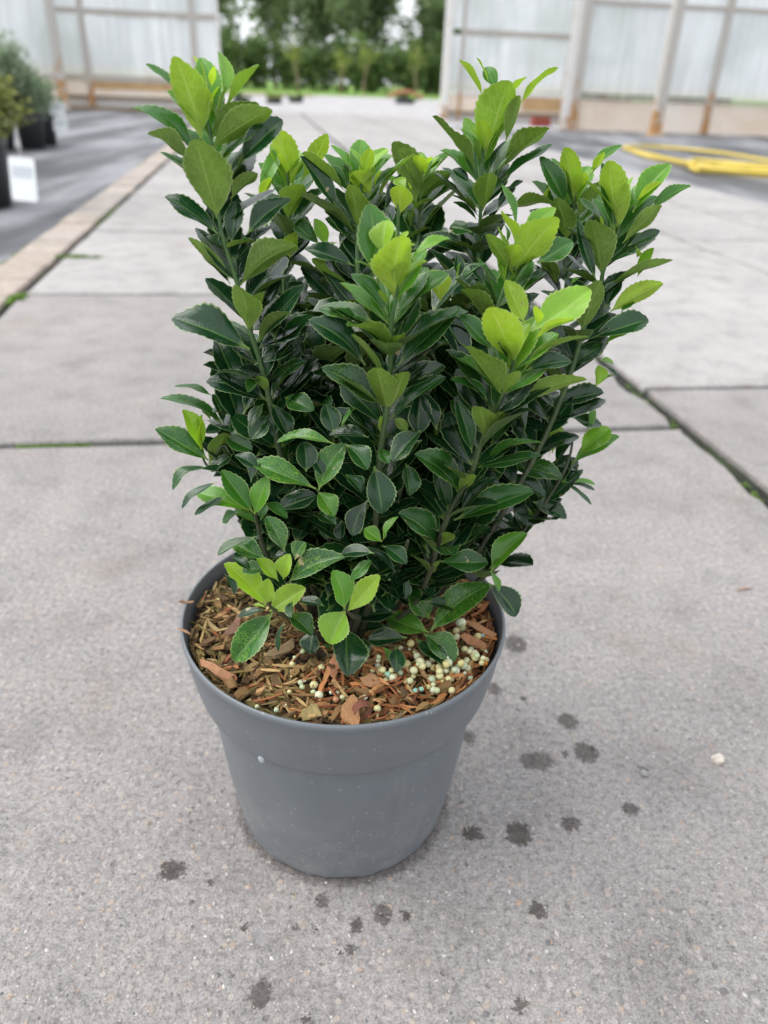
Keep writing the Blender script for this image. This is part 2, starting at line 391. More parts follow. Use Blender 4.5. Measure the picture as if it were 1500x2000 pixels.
def mk_leaf():
    t = NT('evergreen_leaf')
    at = t.n('ShaderNodeAttribute', attribute_name='leaf'); sp = t.n('ShaderNodeSeparateColor'); t.l(at.outputs[0], sp.inputs[0])
    age, rnd, mot = sp.outputs
    uvn = t.n('ShaderNodeUVMap').outputs[0]; xy = t.n('ShaderNodeSeparateXYZ'); t.l(uvn, xy.inputs[0])
    s = t.math('ABSOLUTE', t.math('MULTIPLY_ADD', xy.outputs[0], 2.0, -1.0)); v = xy.outputs[1]
    P = t.geo()
    # vein network in leaf space
    cmb = t.n('ShaderNodeCombineXYZ')
    t.l(t.math('MULTIPLY_ADD', xy.outputs[0], 2.6, t.math('MULTIPLY', rnd, 9)), cmb.inputs[0])
    t.l(t.math('SUBTRACT', t.math('MULTIPLY', v, 5.2), t.math('MULTIPLY', s, .9)), cmb.inputs[1]); t.l(rnd, cmb.inputs[2])
    ed = t.voro(cmb.outputs[0], 1.9, 'DISTANCE_TO_EDGE')
    vein = t.smooth(ed, .09, .01)
    lat = t.math('FRACT', t.math('MULTIPLY', t.math('SUBTRACT', v, t.math('MULTIPLY', s, .20)), 7.5))
    latv = t.math('MULTIPLY', t.smooth(t.math('ABSOLUTE', t.math('SUBTRACT', lat, .5)), .09, .02), t.smooth(s, .9, .5))
    vein = t.math('MAXIMUM', t.math('MULTIPLY', vein, .8), t.math('MULTIPLY', latv, .55))
    mid = t.math('MULTIPLY', t.smooth(s, .085, .03), t.smooth(v, 1.0, .8))
    petiole = t.smooth(v, .17, .07)
    margin = t.smooth(s, .90, .965)
    blot = t.noise(P, 90, 4, .65)
    var = t.ramp(t.noise(P, 45, 3, .6), [(.3, .8), (.7, 1.2)])
    up = t.ramp(age, [(0, (.0040, .021, .0095)), (.2, (.0078, .046, .0125)), (.4, (.033, .135, .016)), (.65, (.11, .30, .028)), (.85, (.25, .45, .042)), (1, (.34, .54, .045))])
    up = t.mix(1.0, up, var, 'MULTIPLY')
    upv = t.ramp(age, [(0, (.025, .075, .025)), (.4, (.10, .24, .04)), (1, (.45, .62, .10))])
    ed2 = t.voro(cmb.outputs[0], 3.6, 'DISTANCE_TO_EDGE')
    fleck = t.math('MULTIPLY', mot, t.math('MULTIPLY', t.smooth(t.math('ADD', ed2, t.math('MULTIPLY', blot, .22)), .20, .10), t.smooth(t.noise(P, 130, 3, .6), .40, .56)))
    up = t.mix(t.math('MULTIPLY', vein, t.math('MULTIPLY_ADD', mot, .35, .13)), up, upv)
    up = t.mix(t.math('MULTIPLY', fleck, .85), up, (.22, .40, .04))
    up = t.mix(t.math('MULTIPLY', mid, .55), up, t.ramp(age, [(0, (.07, .16, .04)), (.4, (.16, .30, .07)), (1, (.45, .62, .12))]))
    un = t.ramp(age, [(0, (.055, .105, .030)), (.35, (.115, .195, .035)), (.6, (.20, .34, .035)), (.85, (.34, .48, .040)), (1, (.43, .58, .04))])
    un = t.mix(1.0, un, var, 'MULTIPLY')
    unv = t.ramp(age, [(0, (.12, .19, .05)), (.4, (.24, .36, .08)), (1, (.52, .64, .16))])
    un = t.mix(t.math('MULTIPLY', vein, .5), un, unv)
    un = t.mix(t.math('MULTIPLY', mid, .8), un, unv)
    back = t.geo('Backfacing')
    c = t.mix(back, up, un)
    dmg = t.math('MULTIPLY', t.smooth(t.noise(P, 75, 2, .5), .735, .75), .8)
    c = t.mix(dmg, c, t.mix(t.noise(P, 500, 2), (.20, .13, .05), (.50, .42, .24)))
    c = t.mix(t.math('MULTIPLY', petiole, .75), c, t.ramp(age, [(0, (.13, .22, .05)), (1, (.34, .46, .09))]))
    c = t.mix(t.math('MULTIPLY', margin, .7), c, t.ramp(age, [(0, (.22, .32, .14)), (1, (.50, .62, .20))]))
    rough = t.math('ADD', t.math('MULTIPLY_ADD', back, .30, .15), t.math('MULTIPLY', blot, .12))
    h = t.math('ADD', t.math('MULTIPLY', vein, -.25), t.math('ADD', t.math('MULTIPLY', blot, .5), t.math('MULTIPLY', mid, -1.0)))
    nm = t.bump(h, .28, .0008)
    b = t.bsdf(c, rough, nm, .5, final=False)
    tr = t.n('ShaderNodeBsdfTranslucent')
    t.l(t.mix(1.0, c, (1.1, 1.25, .5), 'MULTIPLY'), tr.inputs[0])
    ms = t.n('ShaderNodeMixShader'); t.l(t.math('MULTIPLY_ADD', age, .42, .04), ms.inputs[0])
    t.l(b, ms.inputs[1]); t.l(tr.outputs[0], ms.inputs[2]); t.l(ms.outputs[0], t.out.inputs[0])
    return t.m
M['leaf'] = mk_leaf()
def mk_stem():
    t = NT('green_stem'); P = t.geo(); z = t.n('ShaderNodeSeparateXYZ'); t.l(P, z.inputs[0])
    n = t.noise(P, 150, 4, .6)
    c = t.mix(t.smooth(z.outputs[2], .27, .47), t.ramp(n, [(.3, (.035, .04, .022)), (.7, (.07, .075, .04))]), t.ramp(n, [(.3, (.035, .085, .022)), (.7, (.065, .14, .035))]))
    t.bsdf(c, .55, t.bump(n, .3, .001)); return t.m
M['stem'] = mk_stem()
def mk_cloud(name, c0, c1, c2, transl=.3):
    t = NT(name); a = t.attr('tint'); sp = t.n('ShaderNodeSeparateColor'); t.l(a, sp.inputs[0])
    c = t.ramp(sp.outputs[0], [(0, c0), (.55, c1), (1, c2)])
    b = t.bsdf(c, .5, None, .4, final=False); tr = t.n('ShaderNodeBsdfTranslucent'); t.l(c, tr.inputs[0])
    ms = t.n('ShaderNodeMixShader'); ms.inputs[0].default_value = transl
    t.l(b, ms.inputs[1]); t.l(tr.outputs[0], ms.inputs[2]); t.l(ms.outputs[0], t.out.inputs[0]); return t.m
M['tree_leaf'] = mk_cloud('tree_foliage', (.13, .19, .09), (.235, .32, .15), (.40, .47, .25), .55)
M['hedge_leaf'] = mk_cloud('hedge_foliage', (.09, .15, .055), (.16, .25, .085), (.32, .41, .13), .5)
M['young_leaf'] = mk_cloud('young_tree_foliage', (.14, .19, .04), (.26, .32, .07), (.38, .42, .10), .4)
M['pot_leaf_grey'] = mk_cloud('small_leaves_grey_green', (.10, .15, .08), (.24, .33, .19), (.46, .52, .38))
M['pot_leaf_yellow'] = mk_cloud('small_leaves_yellow_green', (.06, .085, .03), (.22, .25, .06), (.52, .50, .12))
M['bark'] = simple('tree_bark', (.12, .09, .065), .9, .3, 6)
M['stake'] = simple('pale_stake', (.34, .25, .16), .9, .2, 6)
M['flower'] = simple('orange_petals', (.46, .20, .12), .7, .3, 14)
def mk_tag():
    t = NT('printed_label'); uv = t.obj('Generated'); xy = t.n('ShaderNodeSeparateXYZ'); t.l(uv, xy.inputs[0])
    z = xy.outputs[2]; x = xy.outputs[0]
    band = t.math('MULTIPLY', t.smooth(z, .50, .54), t.smooth(z, .82, .78))
    ln = t.math('GREATER_THAN', t.math('FRACT', t.math('MULTIPLY', z, 13)), .4)
    ch = t.smooth(t.noise(uv, 40, 1), .42, .5)
    f = t.math('MULTIPLY', t.math('MULTIPLY', band, ln), t.math('MULTIPLY', ch, t.math('MULTIPLY', t.smooth(x, .08, .12), t.smooth(x, .94, .88))))
    t.bsdf(t.mix(t.math('MULTIPLY', f, .95), (.86, .89, .90), (.18, .22, .30)), .4); return t.m
M['tag'] = mk_tag()

# ------------------------------------------------------------------ ground
GRZ = -YAW
def grid_sheet(name, u0, u1, v0, v1, z, mat, kind='structure'):
    b = MB(); b.add([(u0, v0, z), (u1, v0, z), (u1, v1, z), (u0, v1, z)], [(0, 1, 2, 3)])
    return tag(b.build(name, mat, rz=GRZ), kind=kind)
COLS = [(-.71, .808), (.808, 1.854), (1.854, 2.46), (2.46, 3.10)]
V_END = 17.2
paving = grid_sheet('paving', -.88, 3.12, -6, V_END, -.0135, M['joint'])
paving['label'] = 'worn grey concrete slab paving of the greenhouse aisle'
def slab(u0, u1, v0, v1, near, rough_left, rough_right, fine):
    step = .02 if fine else .12
    def edge(a, b, amp, seed):
        n = max(2, int((Vector(b) - Vector(a)).length / step)); out = []
        d = (Vector(b) - Vector(a)).normalized(); nn = Vector((-d.y, d.x))
        for i in range(n):
            p = Vector(a).lerp(Vector(b), i / n)
            k = noise.noise(Vector((p.x * 16, p.y * 16, seed))) * .5 + noise.noise(Vector((p.x * 50, p.y * 50, seed + 9))) * .35
            chip = max(0, noise.noise(Vector((p.x * 5, p.y * 5, seed + 3)))) * 1.6
            out.append(p + nn * (abs(k) * amp + chip * amp))
        return out
    sd_ = u0 * 7 + v0 * 3
    g = .0105 if v0 < 2 else .0135; gr = .022 if rough_right > .01 else g
    ring = edge((u0 + g, v0 + g), (u1 - gr, v0 + g), .003, sd_)
    ring += edge((u1 - gr, v0 + g), (u1 - gr, v1 - g), rough_right, sd_ + 1)
    ring += edge((u1 - gr, v1 - g), (u0 + g, v1 - g), .003, sd_ + 2)
    ring += edge((u0 + g, v1 - g), (u0 + g, v0 + g), rough_left, sd_ + 4)
    n = len(ring); c = Vector(((u0 + u1) / 2, (v0 + v1) / 2))
    top = []
    for p in ring:
        q = p + (c - p).normalized() * .004; top.append((q.x, q.y, 0))
    side = [(p.x, p.y, -.004) for p in ring]; bot = [(p.x, p.y, -.029) for p in ring]
    b = MB(); fs = [tuple(range(n))]
    for i in range(n):
        j = (i + 1) % n; fs += [(n + i, n + j, j, i), (2 * n + i, 2 * n + j, n + j, n + i)]
    b.add(top + side + bot, fs)
    o = b.build('slab', M['slab_wet_shaded'] if near else M['slab'], rz=0)
    o.parent = paving
    return o
for ci, (u0, u1) in enumerate(COLS):
    if ci == 0: vs = [.199 + 1.055 * k for k in range(-4, 17)]
    elif ci == 1: vs = [-3.32, -1.725, -.13, 1.465, 3.06] + [3.06 + 1.5 * k for k in range(1, 10)]
    elif ci == 2: vs = [-2.9, -1.3, .4, 1.9, 3.305, 4.378] + [4.378 + 1.35 * k for k in range(1, 10)]
    else: vs = [-2.0, -.5, 1.1, 2.7, 4.2, 5.4] + [5.4 + 1.35 * k for k in range(1, 9)]
    vs = [v for v in vs if v < V_END - .3] + [V_END]
    for i in range(len(vs) - 1):
        slab(u0, u1, vs[i], vs[i + 1], vs[i] < 1.3, .004 if ci else .006, .022 if ci == 0 else .006, vs[i] < 2.4 and ci < 2)
# kerb of small bricks along the left of the aisle
kb = MB(); kb.box(-.072, .072, 0.003, .205, -.028, .004)
v = -1.5; first = None
while v < 16.8:
    o = kb.build('brick', M['kerb']) if first is None else first.copy()
    if first is None:
        first = o
        bv = bmesh.new(); bv.from_mesh(o.data); bmesh.ops.bevel(bv, geom=bv.edges[:], offset=.004, segments=1, affect='EDGES'); bv.to_mesh(o.data); bv.free()
    else: COL.objects.link(o)
    o.parent = paving; o.location = (-.792 + random.uniform(-.003, .003), v, random.uniform(-.003, .003)); o.rotation_euler.z = random.uniform(-.012, .012)
    v += .21
paving.rotation_euler.z = GRZ
yard = grid_sheet('ground', -400, 400, -60, 500, -.036, M['yard'])
cl = grid_sheet('ground_cloth', -21, -.866, -6, 15.2, -.012, M['cloth'])
cr = grid_sheet('ground_cloth', 3.105, 14, -6, 13.7, -.008, M['cloth'])
grid_sheet('grass_verge', -200, 200, 42, 300, -.020, M['grass'])
grid_sheet('bare_soil_strip', -4.5, 2.5, 36, 41.8, -.028, M['soil'])
# moss in the joints
mb = MB()
def tuft(u, v, r, z):
    for _ in range(7):
        a = random.uniform(0, 2 * pi); p = Vector((u + random.gauss(0, r * .5), v + random.gauss(0, r * .3), z))
        d = Vector((cos(a), sin(a), random.uniform(.4, 1.6))).normalized() * r * random.uniform(.5, 1)
        sdv = Vector((-sin(a), cos(a), 0)) * r * .22
        mb.add([p - sdv, p + sdv, p + d + sdv * .5, p + d - sdv * .5], [(0, 1, 2, 3)])
for k in range(900):
    u = random.uniform(-.71, -.30)
    if noise.noise(Vector((u * 9, 3.3, 0))) > -.05: tuft(u, 1.254 + random.uniform(-.004, .004), .006, -.007)
for k in range(260):
    u = random.uniform(-.71, .1)
    if noise.noise(Vector((u * 6, 8.3, 0))) > .0: tuft(u, 2.309, .008, -.01)
for k in range(500):
    v = random.uniform(1.9, 9)
    if noise.noise(Vector((v * 2.2, 1.3, 0))) > .12: tuft(-.714, v, .012, -.012)
    if noise.noise(Vector((v * 1.1, 5.3, 0))) > .05: tuft(-.868, v, .016, -.014)
for k in range(40): tuft(-.705 + random.gauss(0, .01), 2.26 + random.gauss(0, .02), .016, -.005)
for k in range(26): tuft(-.655 + random.gauss(0, .03), 2.83 + random.gauss(0, .008), .014, 0)
for k in range(330):
    v = random.uniform(.5, 3.2)
    if noise.noise(Vector((v * 5, 2.3, 0))) > .1: tuft(.80 + random.uniform(-.018, .004), v, .006, -.0125)
tag(mb.build('moss', M['moss'], rz=GRZ), 'low green moss and weeds growing in the slab joints', None, None, 'stuff')
# grit on the near slab
gb = MB()
OCT = [(1, 0, 0), (0, 1, 0), (-1, 0, 0), (0, -1, 0), (0, 0, 1), (0, 0, -.6)]
OF = [(0, 1, 4), (1, 2, 4), (2, 3, 4), (3, 0, 4), (1, 0, 5), (2, 1, 5), (3, 2, 5), (0, 3, 5)]
GC = [(.42, .39, .36), (.34, .31, .29), (.46, .43, .40), (.38, .28, .22), (.16, .155, .155), (.26, .24, .23), (.52, .50, .48)]
POT = Vector((-.0276, .4699, 0))
for k in range(3800):
    px, py = random.uniform(-40, 1540), 760 + 1270 * random.random() ** .8
    p = at_z(px, py)
    if (p - POT).length < .093: continue
    u, v = grid_uv(p)
    if not (-.7 < u < .775 and .22 < v < 1.24): continue
    r = random.choice((.0006, .0008, .001, .001, .0013)) * random.uniform(.7, 1.3)
    if random.random() < .02: r *= 2
    a = random.uniform(0, pi); sx, sy = random.uniform(.8, 1.6), random.uniform(.6, 1.1)
    gb.add([(p.x + r * (x * sx * cos(a) - y * sy * sin(a)), p.y + r * (x * sx * sin(a) + y * sy * cos(a)), r * z * .6 + r * .1) for x, y, z in OCT], OF, random.choice(GC) + (1,))
tag(gb.build('grit', M['grit'], attr='tint'), 'fine loose grit scattered over the near concrete slab', None, None, 'stuff')

# ------------------------------------------------------------------ greenhouse end wall with open doorway
def wall_thing(name, label, v, cat='wall'):
    o = empty(name, G(0, v), GRZ); return tag(o, label, cat)
def vpost(parent, u, wd, z0, z1, y0, y1, mat, name='post'):
    b = MB(); b.box(u - wd / 2, u + wd / 2, y0, y1, z0, z1); return b.build(name, mat, parent)
ZT = 4.2
# left wall, plane v = 15.5
VL = 15.5
wl = wall_thing('greenhouse_wall', 'translucent greenhouse end wall left of the open doorway', VL)
uz = lambda x, y, v: at_v(x, y, v)
up1 = uz(118, 150, VL)[0]; sillL = uz(290, 157, VL)[1]
uLd = uz(160, 150, VL)[0]
for ua, ub in ((-21, -18.5), (-18.5, -16), (-16, -13.5), (-13.5, -11), (-11, -8.4), (-8.4, -6.6), (-6.6, -4.95), (-4.95, up1)):
    b = MB(); b.box(ua + .03, ub - .03, .02, .045, sillL + .04, ZT); b.build('panel', M['panel'], wl)
    b = MB(); b.box(ua + .03, ub - .03, 0, .05, -.03, sillL - .03); b.build('base_board', M['base'], wl)
    vpost(wl, ua, .09, -.03, ZT, -.06, .06, M['post'])
vpost(wl, up1, .13, -.03, ZT, -.07, .07, M['post'])
b = MB(); b.box(-21, up1 - .07, -.03, .018, sillL - .03, sillL + .04); b.build('rail', M['rail'], wl)
# sliding door leaf left, plane v = 16.1
VD = 16.1
dl = wall_thing('sliding_door', 'translucent sliding door leaf pushed open left of the doorway', VD, 'door')
ud0, ud1 = up1 * VD / VL + .02, uz(428, 150, VD)[0]
uA, uB = uz(167, 100, VD)[0], uz(379, 90, VD)[0]
zr, zs, z1_, z2_ = uz(290, 28, VD)[1], uz(300, 157, VD)[1], uz(300, 190, VD)[1], uz(300, 209, VD)[1]
for x0, x1 in ((ud0, uA - .05), (uA + .05, uB - .05), (uB + .05, ud1)):
    for zz0, zz1 in ((zs + .05, zr - .05), (zr + .05, ZT - .5)):
        b = MB(); b.box(x0, x1, .01, .03, zz0, zz1); b.build('panel', M['panel'], dl)
for u in (uA, uB): vpost(dl, u, .10, .02, ZT - .5, -.035, .035, M['post'], 'door_post')
vpost(dl, ud1 + .03, .05, .02, ZT - .5, -.03, .04, M['white_post'], 'door_post')
for z in (zr, zs):
    b = MB(); b.box(ud0, ud1, -.03, .008, z - .045, z + .045); b.build('rail', M['rail'], dl)
b = MB(); b.box(ud0, ud1, 0, .03, z1_ + .0, zs - .05); b.build('kick_board', M['base'], dl)
b = MB(); b.box(uA + .06, ud1 - .02, -.012, -.002, z1_ + .10, z1_ + .22); b.build('rust_strip', M['rust_strip'], dl)
b = MB(); b.box(ud0, ud1, -.03, .03, z1_ - .05, z1_); b.build('bottom_rail', M['threshold'], dl)
b = MB(); b.box(ud0 - .1, ud1, .05, .16, -.03, z1_ - .04); tag(b.build('plinth', M['white_strip'], None, loc=G(0, VD), rz=GRZ), 'pale low concrete plinth under the left sliding door', 'plinth')
b = MB(); b.box(ud0 - .1, ud1 + .05, -.25, -.06, -.03, .03); tag(b.build('threshold', M['threshold'], None, loc=G(0, VD), rz=GRZ), 'brown threshold beam before the left sliding door', 'threshold')
# right sliding door leaf, plane v = 16.5
VR = 16.5
dr = wall_thing('sliding_door', 'translucent sliding door leaf pushed open right of the doorway', VR, 'door')
e0, e1 = uz(866, 120, VR)[0], uz(1116, 120, VR)[0]
uA, uB = uz(880, 120, VR)[0], uz(902, 120, VR)[0]
zr, zs, z1_ = uz(1000, 67, VR)[1], uz(1000, 184, VR)[1], uz(1000, 220, VR)[1]
vpost(dr, (e0 + uA) / 2, uA - e0, .0, ZT - .5, -.05, .05, M['white_post'], 'door_post')
vpost(dr, uB, .06, .0, ZT - .5, -.03, .03, M['post'], 'door_post')
vpost(dr, e1 - .05, .09, .0, ZT - .5, -.04, .04, M['post'], 'door_post')
for x0, x1 in ((uA + .01, uB - .035), (uB + .035, e1 - .1)):
    for zz0, zz1 in ((zs + .05, zr - .05), (zr + .05, ZT - .5)):
        b = MB(); b.box(x0, x1, .01, .028, zz0, zz1); b.build('panel', M['panel'], dr)
b = MB(); b.box(uB + .04, e1 - .1, -.03, .008, zr - .045, zr + .045); b.build('rail', M['rail'], dr)
b = MB(); b.box(uA + .01, e1 - .1, -.02, .008, zs - .04, zs + .04); b.build('rail', M['white_post'], dr)
b = MB(); b.box(uA + .01, e1 - .1, 0, .03, z1_, zs - .05); b.build('kick_board', M['base'], dr)
um = (uB + e1) / 2 + .2
b = MB(); b.box(um, e1 - .12, -.012, -.002, z1_ + .05, z1_ + .32); b.build('rust_strip', M['rust_strip'], dr)
b = MB(); b.box(uA, e1, -.03, .03, z1_ - .06, z1_ - .002); b.build('bottom_rail', M['threshold'], dr)
b = MB(); b.box(uA, e1 + .3, .05, .16, -.03, z1_ - .05); tag(b.build('plinth', M['white_strip'], None, loc=G(0, VR), rz=GRZ), 'pale low concrete plinth under the right sliding door', 'plinth')
# right wall, plane v = 13.8
VW = 13.8
wr = wall_thing('greenhouse_wall', 'translucent greenhouse wall with rusty posts behind the yellow hose', VW)
q0 = uz(1139, 92, VW)[0]; q1 = uz(1402, 127, VW)[0]; zs = uz(1300, 195, VW)[1]; zt = uz(1300, 12, VW)[1]
sp_ = q1 - q0
qs = [q0, q0 + sp_ * .62, q1, q1 + sp_ * .62, q1 + sp_, q1 + sp_ * 2, q1 + sp_ * 3, q1 + sp_ * 4]
for i in range(len(qs) - 1):
    a, c = qs[i], qs[i + 1]
    for zz0, zz1 in ((zs + .05, zt - .035), (zt + .035, ZT)):
        b = MB(); b.box(a + .055, c - .055, .01, .03, zz0, zz1); b.build('panel', M['panel'], wr)
    b = MB(); b.box(a + .055, c - .055, 0, .04, -.03, zs - .045); b.build('base_board', M['base'], wr)
    b = MB(); b.box(a + .055, c - .055, -.03, .006, zs - .03, zs + .02); b.build('rail', M['rail'], wr)
    b = MB(); b.box(a + .055, c - .055, -.03, .006, zt - .035, zt + .035); b.build('rail', M['rail'], wr)
for i, u in enumerate(qs):
    if i == 1: continue
    vpost(wr, u, .105 if i else .13, -.03, ZT, -.06, .06, M['post'])
b = MB(); b.box(q0 - .22, q0 - .07, -.01, .03, -.03, ZT); b.build('corner_strip', M['white_post'], wr)
# stand-alone stanchion in front of the right wall
pf = at_z(1278, 263); uf, vf = grid_uv(pf)
st = tag(empty('stanchion', (pf.x, pf.y, 0), GRZ), 'rusty steel stanchion standing in front of the right wall', 'post')
vpost(st, 0, .155, -.01, ZT, -.07, .07, M['post'], 'shaft')
b = MB(); b.box(-.11, .11, -.11, .11, -.01, .02); b.build('base_plate', M['rust_strip'], st)
# red crate by the right door
p = at_z(1055, 243); rc = tag(empty('crate', (p.x, p.y, 0), GRZ), 'small dark red crate at the foot of the right door', 'crate')
b = MB(); b.box(-.17, .17, -.1, .1, -.03, .0); b.build('bottom', M['red'], rc)
for x0, x1, y0, y1 in ((-.17, -.155, -.1, .1), (.155, .17, -.1, .1), (-.155, .155, -.1, -.085), (-.155, .155, .085, .1)):
    b = MB(); b.box(x0, x1, y0, y1, .001, .12); b.build('side', M['red'], rc)

# ------------------------------------------------------------------ yellow hose
def smooth_path(pts, n=10, closed=False):
    out = []; P = [Vector(p) for p in pts]; N = len(P)
    rng = range(N if closed else N - 1)
    for i in rng:
        p0, p1, p2, p3 = (P[(i - 1) % N], P[i], P[(i + 1) % N], P[(i + 2) % N]) if closed else (P[max(i - 1, 0)], P[i], P[i + 1], P[min(i + 2, N - 1)])
        for k in range(n):
            t = k / n
            out.append(.5 * ((2 * p1) + (-p0 + p2) * t + (2 * p0 - 5 * p1 + 4 * p2 - p3) * t * t + (-p0 + 3 * p1 - 3 * p2 + p3) * t ** 3))
    if not closed: out.append(P[-1])
    return out
hz = .022
H0 = [(1235,300),(1265,310),(1330,325),(1400,335),(1500,345),(1640,352),(1760,345),(1720,332),(1600,330),(1500,318),(1400,302),(1300,292),(1240,290),(1221,294)]
hp = [at_z(x, y) + Vector((0, 0, hz)) for x, y in H0]
strands = list(hp)
for k, (dx, dy) in enumerate(((0, 0), (14, 5), (30, 9))):
    L = [(1340 + dx, 331 + dy), (1420, 337 + dy * 1.1), (1500, 345 + dy * .9), (1640, 352 + dy), (1770, 346 + dy), (1690, 336 + dy), (1500, 336 + dy * .8), (1400, 328 + dy), (1350 + dx, 325 + dy)]
    strands += [at_z(x, y) + Vector((0, 0, hz + .03 * ((k + 1) % 2))) for x, y in L]
b = MB(); b.tube(smooth_path(strands, 8), .018, 8)
tag(b.build('hose', M['hose'], None, True), 'yellow garden hose lying in loose loops on the dark ground', 'hose')

# ------------------------------------------------------------------ leaf clouds: hedge, trees, potted shrubs
def cloud(b, center, rad, n, size, rng, shade=0.0, clumps=10, hollow=.35):
    cs = []
    for _ in range(clumps):
        d = Vector((rng.gauss(0, 1), rng.gauss(0, 1), rng.gauss(0, 1))).normalized() * rng.uniform(hollow, .85)
        cs.append((Vector((d.x * rad[0], d.y * rad[1], d.z * rad[2])), rng.uniform(.28, .5) * (.75 if clumps > 30 else 1), rng.uniform(-.25, .25)))
    for k in range(n):
        c, cr_, t0 = rng.choice(cs)
        d = Vector((rng.gauss(0, 1), rng.gauss(0, 1), rng.gauss(0, 1))).normalized() * (rng.random() ** .4) * cr_
        p = center + c + Vector((d.x * rad[0], d.y * rad[1], d.z * rad[2]))
        a = Vector((rng.gauss(0, 1), rng.gauss(0, 1), rng.gauss(0, .7))).normalized()
        e = a.cross(Vector((rng.gauss(0, 1), rng.gauss(0, 1), rng.gauss(0, 1)))).normalized()
        s = size * rng.uniform(.6, 1.4)
        tv = min(1, max(0, rng.gauss(.45, .2) + t0 + shade))
        b.add([p - a * s, p + e * s * .45, p + a * s, p - e * s * .45], [(0, 1, 2, 3)], (tv, tv, tv, 1))
rng = random.Random(5)
def tree(u, v, h, r, nleaf, label, mat='tree_leaf', trunk_r=.14, trunk_mat='bark', crown0=.3, size=.2, group=None, name='tree'):
    root = tag(empty(name, G(u, v)), label, 'tree', group)
    b = MB(); lean = rng.uniform(-.25, .25)
    pts = [Vector((lean * (k / 6) ** 2, 0, -.05 + h * .85 * k / 6)) + Vector((rng.gauss(0, .03), rng.gauss(0, .03), 0)) * (k > 0) for k in range(7)]
    b.tube(pts, [trunk_r * (1 - .13 * k) for k in range(7)], 7)
    b.build('trunk', M[trunk_mat], root, True)
    for k in range(6):
        a = rng.uniform(0, 2 * pi); z0 = h * rng.uniform(max(.2, crown0 * .8), .7)
        p0 = Vector((lean * (z0 / h / .85) ** 2, 0, z0)); d = Vector((cos(a), sin(a), rng.uniform(.5, 1.1)))
        bb = MB(); bb.tube([p0, p0 + d * r * .4, p0 + d * r * .75 + Vector((0, 0, r * .1))], [trunk_r * .4, trunk_r * .25, trunk_r * .1], 5)
        bb.build('limb', M[trunk_mat], root, True)
    b = MB(); hh = h * (1 - crown0)
    cloud(b, Vector((lean * .6, 0, h * crown0 + hh * .5)), (r, r, hh * .55), nleaf, size, rng, clumps=44, hollow=.1)
    b.build('crown', M[mat], root, attr='tint')
    return root
TREES = [(-16,60,8.5,'broad dark tree at the far left end of the hedge row'),(-8.5,62,10,'tall tree behind the left wall panels'),(-3.2,60,9.5,'loose crowned tree near the left edge of the doorway'),
 (1.2,63,10.5,'tall grey-green tree in the left half of the doorway'),(4.6,60,9.0,'darkest tree in the middle of the doorway'),(8.3,62,10.5,'wide tree in the right half of the doorway'),
 (12.0,60,9.0,'tree close to the right edge of the doorway'),(15.6,63,10,'tree half hidden by the right white door post'),(21,61,9.5,'bushy tree behind the right sliding door'),(28,62,9,'last tree of the row behind the right wall')]
for i, (u, v, h, lb) in enumerate(TREES):
    tree(u, v, h, rng.uniform(2.9, 3.5), 3400 if -5 < u < 18 else 1500, lb, crown0=.14, size=.25, group='tall trees beyond the yard')
hb = MB()
for k in range(26):
    u = -18 + k * 2.0
    cloud(hb, G(u, 57 + rng.uniform(-.6, .6), 1.45), (1.6, 1.1, 1.75), 1800, .2, rng, clumps=26, hollow=.1)
hedge = tag(empty('hedge', (0, 0, 0)), 'long dense dark green hedge along the far side of the yard', 'hedge')
hb.build('foliage', M['hedge_leaf'], hedge, attr='tint')['kind'] = 'stuff'
sb = MB()
for k in range(40):
    p = G(-18 + k * 1.28, 57.0 + rng.uniform(-.3, .3), -.05); sb.tube([p, p + Vector((rng.gauss(0, .1), rng.gauss(0, .1), 1.4))], [.06, .03], 5)
sb.build('stems', M['bark'], hedge)['kind'] = 'stuff'
for (x, yt, lb) in ((581, 100, 'young staked tree with yellow-green crown left in the doorway'), (666, 128, 'smallest young tree in the doorway'),
               (712, 105, 'young tree with pale trunk near the middle of the doorway'), (815, 112, 'young brown-stemmed tree at the right of the doorway')):
    u, z = at_v(x, yt, 46); 
    tree(u, 46, z + .8, .62, 110, lb, 'young_leaf', .05, 'stake', .38, .12, 'young trees on the grass verge', 'young_tree')
# bedding tray and small pots outside
p = at_z(790, 201); ft = tag(empty('flower_tray', (p.x, p.y, -.03), GRZ), 'dark tray of orange-red flowers outside the doorway', 'flower tray')
b = MB(); b.box(-.30, .30, -.25, .25, 0, .14); b.build('tray', M['dark_pot'], ft)
b = MB(); 
for k in range(240):
    x, y = rng.uniform(-.62, .62), rng.uniform(-.3, .3); z = .2 + .18 * (1 - (x / .65) ** 2) + rng.gauss(0, .03)
    a = rng.uniform(0, pi); s = .05
    b.add([(x - s * cos(a), y - s * sin(a), z), (x, y, z + s * .5), (x + s * cos(a), y + s * sin(a), z), (x, y, z - s * .5)], [(0, 1, 2, 3)])
b.build('flowers', M['flower'], ft)['kind'] = 'stuff'
b = MB(); cloud(b, Vector((0, 0, .2)), (.55, .3, .12), 300, .06, rng); b.build('foliage', M['hedge_leaf'], ft, attr='tint')
LB = ('leftmost low dark pot with dull leaves outside the doorway', 'low dark pot with yellow-green plant outside the doorway', 'low dark pot between the yellow-green plant and the bare yard', 'small pot of yellowish leaves in the middle of the doorway')
